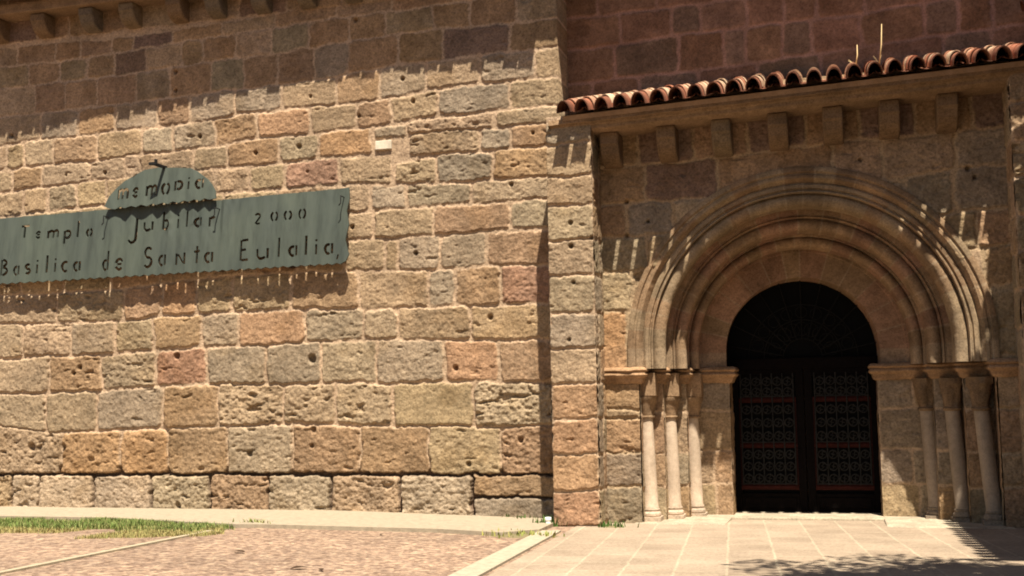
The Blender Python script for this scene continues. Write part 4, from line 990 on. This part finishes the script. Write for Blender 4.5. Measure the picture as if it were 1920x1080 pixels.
under(pierced_sheet('sheet', dense(lun, 0.06), letters(line3), M_SIGN, lambda x, z: 0.0+0.012*sin(x*2*pi/0.27)+(z-LZ0)*0.17), ms)
mb = MB(); a = on(293, 309, YSG-0.05)
mb.box(a[0]-0.055, a[0]+0.065, YSG-0.16, YSG-0.12, a[2]-0.02, a[2]+0.02); mb.box(a[0]+0.02, a[0]+0.06, YSG-0.14, YL+0.04, a[2]-0.03, a[2]+0.01)
mb.box(a[0]+0.035, a[0]+0.065, YSG-0.16, YSG-0.12, a[2]+0.02, a[2]+0.06)
under(mb.build('hook', M_IRON, None, bevel=0.004), ms)

# ------------------------------------------------------------------ paving, apron, kerbs
kerb_in = [(1034, 1000), (905, 1082)]
KA_ = gpt(1052, 998); KB_ = gpt(905, 1080)
d_ = (KB_-KA_); K_far = KA_+d_*4.0
pv = [(KA_[0], 0.0), (KA_[0], KA_[1]), (K_far[0], K_far[1]), (6.0, K_far[1]), (6.0, -0.1), (R0+0.2, 0.05), (XD-.3, 0.45), (RD+.3, 0.45), (X0, 0.05)]
pv = [(KA_[0]+0.0, -0.30), (K_far[0], K_far[1]), (5.5, K_far[1]), (5.5, 0.05), (RD+0.1, 0.05), (RD, 0.9), (XD, 0.9), (XD-0.1, 0.05), (KA_[0], 0.05)]
tag(sheet_xy('paved_path', pv[::-1] if False else pv, 0.008, paver_mat(), 0.5), kind='structure')
nrmk = np.array([d_[1], -d_[0], 0]); nrmk /= np.linalg.norm(nrmk); nrmk = nrmk if nrmk[0] < 0 else -nrmk
kb = [KA_+nrmk*0.0, K_far, K_far+nrmk*0.24, KA_+nrmk*0.24]
sheet_xy('kerb', [(p[0], p[1]) for p in kb], 0.022, M_PALE, 0.5, 0.06)
# pale apron along the foot of the nave wall
ap = [(-600, 955), (-600, 978), (0, 974), (200, 977), (300, 983), (440, 990), (700, 996), (820, 999), (940, 1006), (1012, 1000), (1024, 985)]
apx = [(gpt(*p)[0], gpt(*p)[1]) for p in ap[1:-1]]
apx = [(-20, YL)]+apx+[(BL0+0.0, YB-0.05), (BL0, YL)]
sheet_xy('pavement', apx, 0.045, concrete_mat('worn_apron', (0.29, 0.235, 0.165)), 0.4, 0.08)
kq = [gpt(392, 999), gpt(0, 1078)]; dk = kq[1]-kq[0]; nk = np.array([dk[1], -dk[0], 0]); nk /= np.linalg.norm(nk)
ka = kq[0]-dk*0.03; kz = kq[0]+dk*4
sheet_xy('kerb', [(ka[0], ka[1]), (kz[0], kz[1]), (kz[0]+nk[0]*0.075, kz[1]+nk[1]*0.075), (ka[0]+nk[0]*0.075, ka[1]+nk[1]*0.075)], 0.018, concrete_mat('kerb_stone', (0.33, 0.27, 0.18)), 0.5, 0.05)

# grass strip: blades as one uncountable mass
def blades(name, centers, hmin, hmax, cols, width=0.008, seed=1, mat=None, mound=None):
    rr = random.Random(seed); mb = MB()
    if mound:
        mx, my, ms_ = mound; zz_ = float(gz(mx, my)); n_ = 16
        mb.add([(mx, my, zz_+0.03)]+[(mx+3.2*ms_*cos(2*pi*k/n_), my+1.7*ms_*sin(2*pi*k/n_), zz_-0.02) for k in range(n_)], [(0, k+1, (k+1) % n_+1) for k in range(n_)], (0.16, 0.13, 0.07))
    for (x, y) in centers:
        z = float(gz(x, y)); h = rr.uniform(hmin, hmax); a = rr.uniform(0, 2*pi); l = rr.uniform(0.1, 0.6)*h; w = width*rr.uniform(0.6, 1.3)
        dx, dy = cos(a)*l, sin(a)*l; px_, py_ = -sin(a)*w, cos(a)*w; c = np.array(rr.choice(cols))*rr.uniform(0.8, 1.2)
        mb.add([(x-px_, y-py_, z), (x+px_, y+py_, z), (x+dx*.4+px_*.7, y+dy*.4+py_*.7, z+h*.6), (x+dx*.4-px_*.7, y+dy*.4-py_*.7, z+h*.6), (x+dx, y+dy, z+h)], [(0, 1, 2, 3), (3, 2, 4)], c)
    return mb.build(name, mat)
M_GRASS, t_, b_ = new_mat('grass_blades'); at_ = N(t_, 'ShaderNodeVertexColor', layer_name='Col'); t_.links.new(at_.outputs[0], b_.inputs['Base Color']); b_.inputs['Roughness'].default_value = 0.8
b_.inputs['Specular IOR Level'].default_value = 0.1
rr = random.Random(5); cen_ = []; ceny = []
while len(cen_) < 22000:
    x = rr.uniform(-250, 440)
    lo = 978+max(0, x-200)*0.05; hi = 993+ (x/440)*6
    y = lo+(hi-lo)*rr.random()**1.3
    if rr.random() > 1-max(0, (x-300)/150): continue
    p = gpt(x, y)
    if vn(p[0]*2.2, p[1]*4, 3) < 0.36: continue
    cen_.append((p[0], p[1]))
while len(ceny) < 16000:
    x = rr.uniform(-250, 420); y = rr.uniform(986, 1014-max(0, x)*0.02); p = gpt(x, y)
    if vn(p[0]*1.6, p[1]*3, 9) < 0.42*(0.6+(y-986)/40): continue
    ceny.append((p[0], p[1]))
G = blades('grass', cen_, 0.02, 0.075, [(0.10, 0.15, 0.035), (0.15, 0.19, 0.05), (0.22, 0.22, 0.08)], 0.0042, 2, M_GRASS); tag(G, kind='stuff', label='short green grass strip along the pale wall apron', cat='grass')
G2 = blades('dry_grass', ceny, 0.012, 0.045, [(0.34, 0.27, 0.11), (0.28, 0.24, 0.09), (0.24, 0.23, 0.08)], 0.004, 3, M_GRASS); tag(G2, kind='stuff', label='dry yellow grass in front of the green strip', cat='grass')

def weed(px, py, n, spread, h, label, seed, group='weeds at the wall foot', cols=((0.06, 0.11, 0.025), (0.10, 0.15, 0.04))):
    c = gpt(px, py); r2 = random.Random(seed); cs = [(c[0]+r2.gauss(0, spread), c[1]+r2.gauss(0, spread*0.5)) for _ in range(n)]
    o = blades('weed', cs, mound=(c[0], c[1], spread), hmin=h*0.4, hmax=h, cols=cols, width=0.012, seed=seed, mat=M_GRASS); tag(o, label, 'plant', group); return o
    o = blades('weed', cs, h*0.4, h, cols, 0.012, seed, M_GRASS); tag(o, label, 'plant', group); return o
weed(1022, 987, 80, 0.08, 0.15, 'green weed tuft around the white post stub in the wall corner', 11)
weed(985, 977, 70, 0.16, 0.11, 'low green weeds against the grey bottom stone left of the corner', 12)
weed(1146, 990, 60, 0.09, 0.10, 'green weeds at the foot of the portal wall left of the columns', 13)
weed(975, 1006, 110, 0.22, 0.08, 'yellowish weeds on the end of the pale apron', 14, cols=((0.26, 0.24, 0.07), (0.18, 0.19, 0.05)))
weed(478, 986, 60, 0.12, 0.10, 'thin grass tuft on the apron edge right of the grass strip', 15, cols=((0.22, 0.22, 0.07), (0.16, 0.18, 0.05)))
# white pipe stub
c_ = gpt(1028, 988); mb = MB(); mb.lathe((c_[0], c_[1], c_[2]-0.02), (c_[0], c_[1], c_[2]+0.115), [(0, .033), (.75, .033), (.76, .04), (.95, .04), (1, .03)], 14)
tag(mb.build('pipe_stub', M_WHITE, None, smooth=True, auto=40), 'short white pipe stub standing in the wall corner among weeds', 'pipe')
# dry stalks on the portal roof
def stalk(px, y0, y1, lean, label, seed):
    a = on(px, y0, 0.15); b = on(px+lean, y1, 0.15); mb = MB()
    a[2] -= 0.10
    mb.tube([tuple(a), tuple((a*0.5+b*0.5)+np.array([0.01, 0, 0])), tuple(b)], [0.009, 0.007, 0.004], 6)
    for k in range(4):
        rr_ = random.Random(seed+k); an = rr_.uniform(0, 2*pi); mb.tube([tuple(a), (a[0]+0.09*cos(an), a[1]+0.05*sin(an), a[2]+rr_.uniform(0.05, 0.11))], [0.003, 0.0012], 5)
    tag(mb.build('dry_stalk', M_DRY, None, smooth=True), label, 'plant', 'dry stalks on the portal roof')
stalk(1648, 105, 45, 5, 'tall dry stalk standing on the portal tiles', 3); stalk(1604, 108, 84, 3, 'short dry stalk on the portal tiles left of the tall one', 8)
# fallen leaves
for (x, y, s, lb) in ((449, 1037, 0.075, 'dark fallen leaf on gravel in front of the apron'), (560, 1068, 0.08, 'darkest fallen leaf near the bottom edge on gravel'), (602, 1071, 0.05, 'small fallen leaf right of the darkest leaf'), (715, 1004, 0.04, 'tiny fallen leaf near the apron edge')):
    c = gpt(x, y); a = random.uniform(0, 3); mb = MB(); pts = []
    for t in np.linspace(0, 1, 7): pts.append((t*2-1, 0.45*sin(pi*t)**0.8))
    vs = []
    for sx in (1, -1):
        for (u, v) in pts: vs.append((c[0]+s*(u*cos(a)-sx*v*sin(a)), c[1]+s*(u*sin(a)+sx*v*cos(a)), c[2]+0.012+0.3*s*abs(v)))
    mb.add(vs, [(i, i+1, 8+i, 7+i) for i in range(6)]); o = mb.build('fallen_leaf', M_DEAD); tag(o, lb, 'leaf', 'fallen leaves on the gravel')
    md = o.modifiers.new('solidify', 'SOLIDIFY'); md.thickness = 0.003

# ------------------------------------------------------------------ trees of the square: one beside the path, an unseen row added behind the viewer to dim sky and ground light
def tree(x, y, h, cr, seed, label, n=9000, leaf=0.058, flat=0.3, trunk=0.16, foot=(0, 0)):
    rr = random.Random(seed); z0 = float(gz(x, y)); root = empty('tree', (x, y, z0)); tag(root, label, 'tree', 'trees of the square')
    mb = MB(); fx, fy = foot; mb.tube([(fx, fy, -0.3), (fx+0.05, fy+0.02, 1.2), (fx*.85-0.03, fy*.85+0.05, 2.6), (fx*.45, fy*.45, 4.2), (0.0, 0.0, h-cr*0.3)] if fx else [(0, 0, -0.1), (0.05, 0.02, 1.2), (-0.03, 0.05, 2.6), (0.0, 0.0, (h-cr*.3)*.75), (0.0, 0.0, h-cr*0.3)], [trunk, trunk*.8, trunk*.65, trunk*.5, trunk*.3], 10)
    for k in range(11):
        a = k*2.4; e = (cr*0.8*cos(a), cr*0.8*sin(a), h+rr.uniform(-.25, .4)*cr*flat*2); z_b = min(2.4+0.12*k, h-.5) if not fx else 4.2+0.1*k; mb.tube([(fx*.45*(1-k*.06), fy*.45*(1-k*.06), z_b), (e[0]*.45, e[1]*.45, (z_b+e[2])/2+.2), e], [trunk*.33, trunk*.2, 0.012], 6)
    mb.build('trunk', M_BARK, root, smooth=True)
    cl = []
    for k in range(40):
        a = rr.uniform(0, 2*pi); q = sqrt(rr.random())*0.85*cr; cl.append((q*cos(a), q*sin(a), h+rr.uniform(-1, 1)*flat*cr*sqrt(max(0, 1-(q/cr)**2)), rr.uniform(.2, .34)*cr))
    V = []; F = []
    for i in range(n):
        cx_, cy_, cz_, r_ = rr.choice(cl); v = Vector((rr.gauss(0, 1), rr.gauss(0, 1), rr.gauss(0, .8))).normalized()*r_*rr.random()**0.4
        c = Vector((cx_, cy_, cz_))+v; a = Vector((rr.gauss(0, 1), rr.gauss(0, 1), rr.gauss(0, .6))).normalized(); b = a.orthogonal().normalized(); s = leaf*rr.uniform(.7, 1.3); q = len(V)
        V += [c-a*s, c+b*s*.5, c+a*s, c-b*s*.5]; F.append((q, q+1, q+2, q+3))
    me = bpy.data.meshes.new('crown'); me.from_pydata([tuple(v) for v in V], [], F); me.update(); link('crown', me, root, M_LEAF)
sp = Vector(gpt(1780, 1102)); hc = 6.5; tp = sp+SUNDIR*(hc/SUNDIR.z)
tree(tp.x+0.15, tp.y, hc, 1.9, 4, 'small leafy tree beside the paved path near the right wing', 12000, foot=(2.3, -1.6))
for i, (x, y, h, cr, lb) in enumerate(((-10.5, -15.6, 8.0, 4.6, 'broad plane tree at the left end of the unseen row added to dim the sky'), (-3.4, -16.6, 8.4, 4.9, 'broad plane tree added left behind the viewer to dim the sky'),
        (3.6, -15.0, 8.2, 4.7, 'broad plane tree added right behind the viewer to dim the sky'), (10.0, -13.5, 8.0, 4.6, 'broad plane tree at the right end of the unseen row added to dim the sky'))):
    tree(x, y, h, cr, 20+i, lb, 7000, 0.20, 0.42, 0.26)
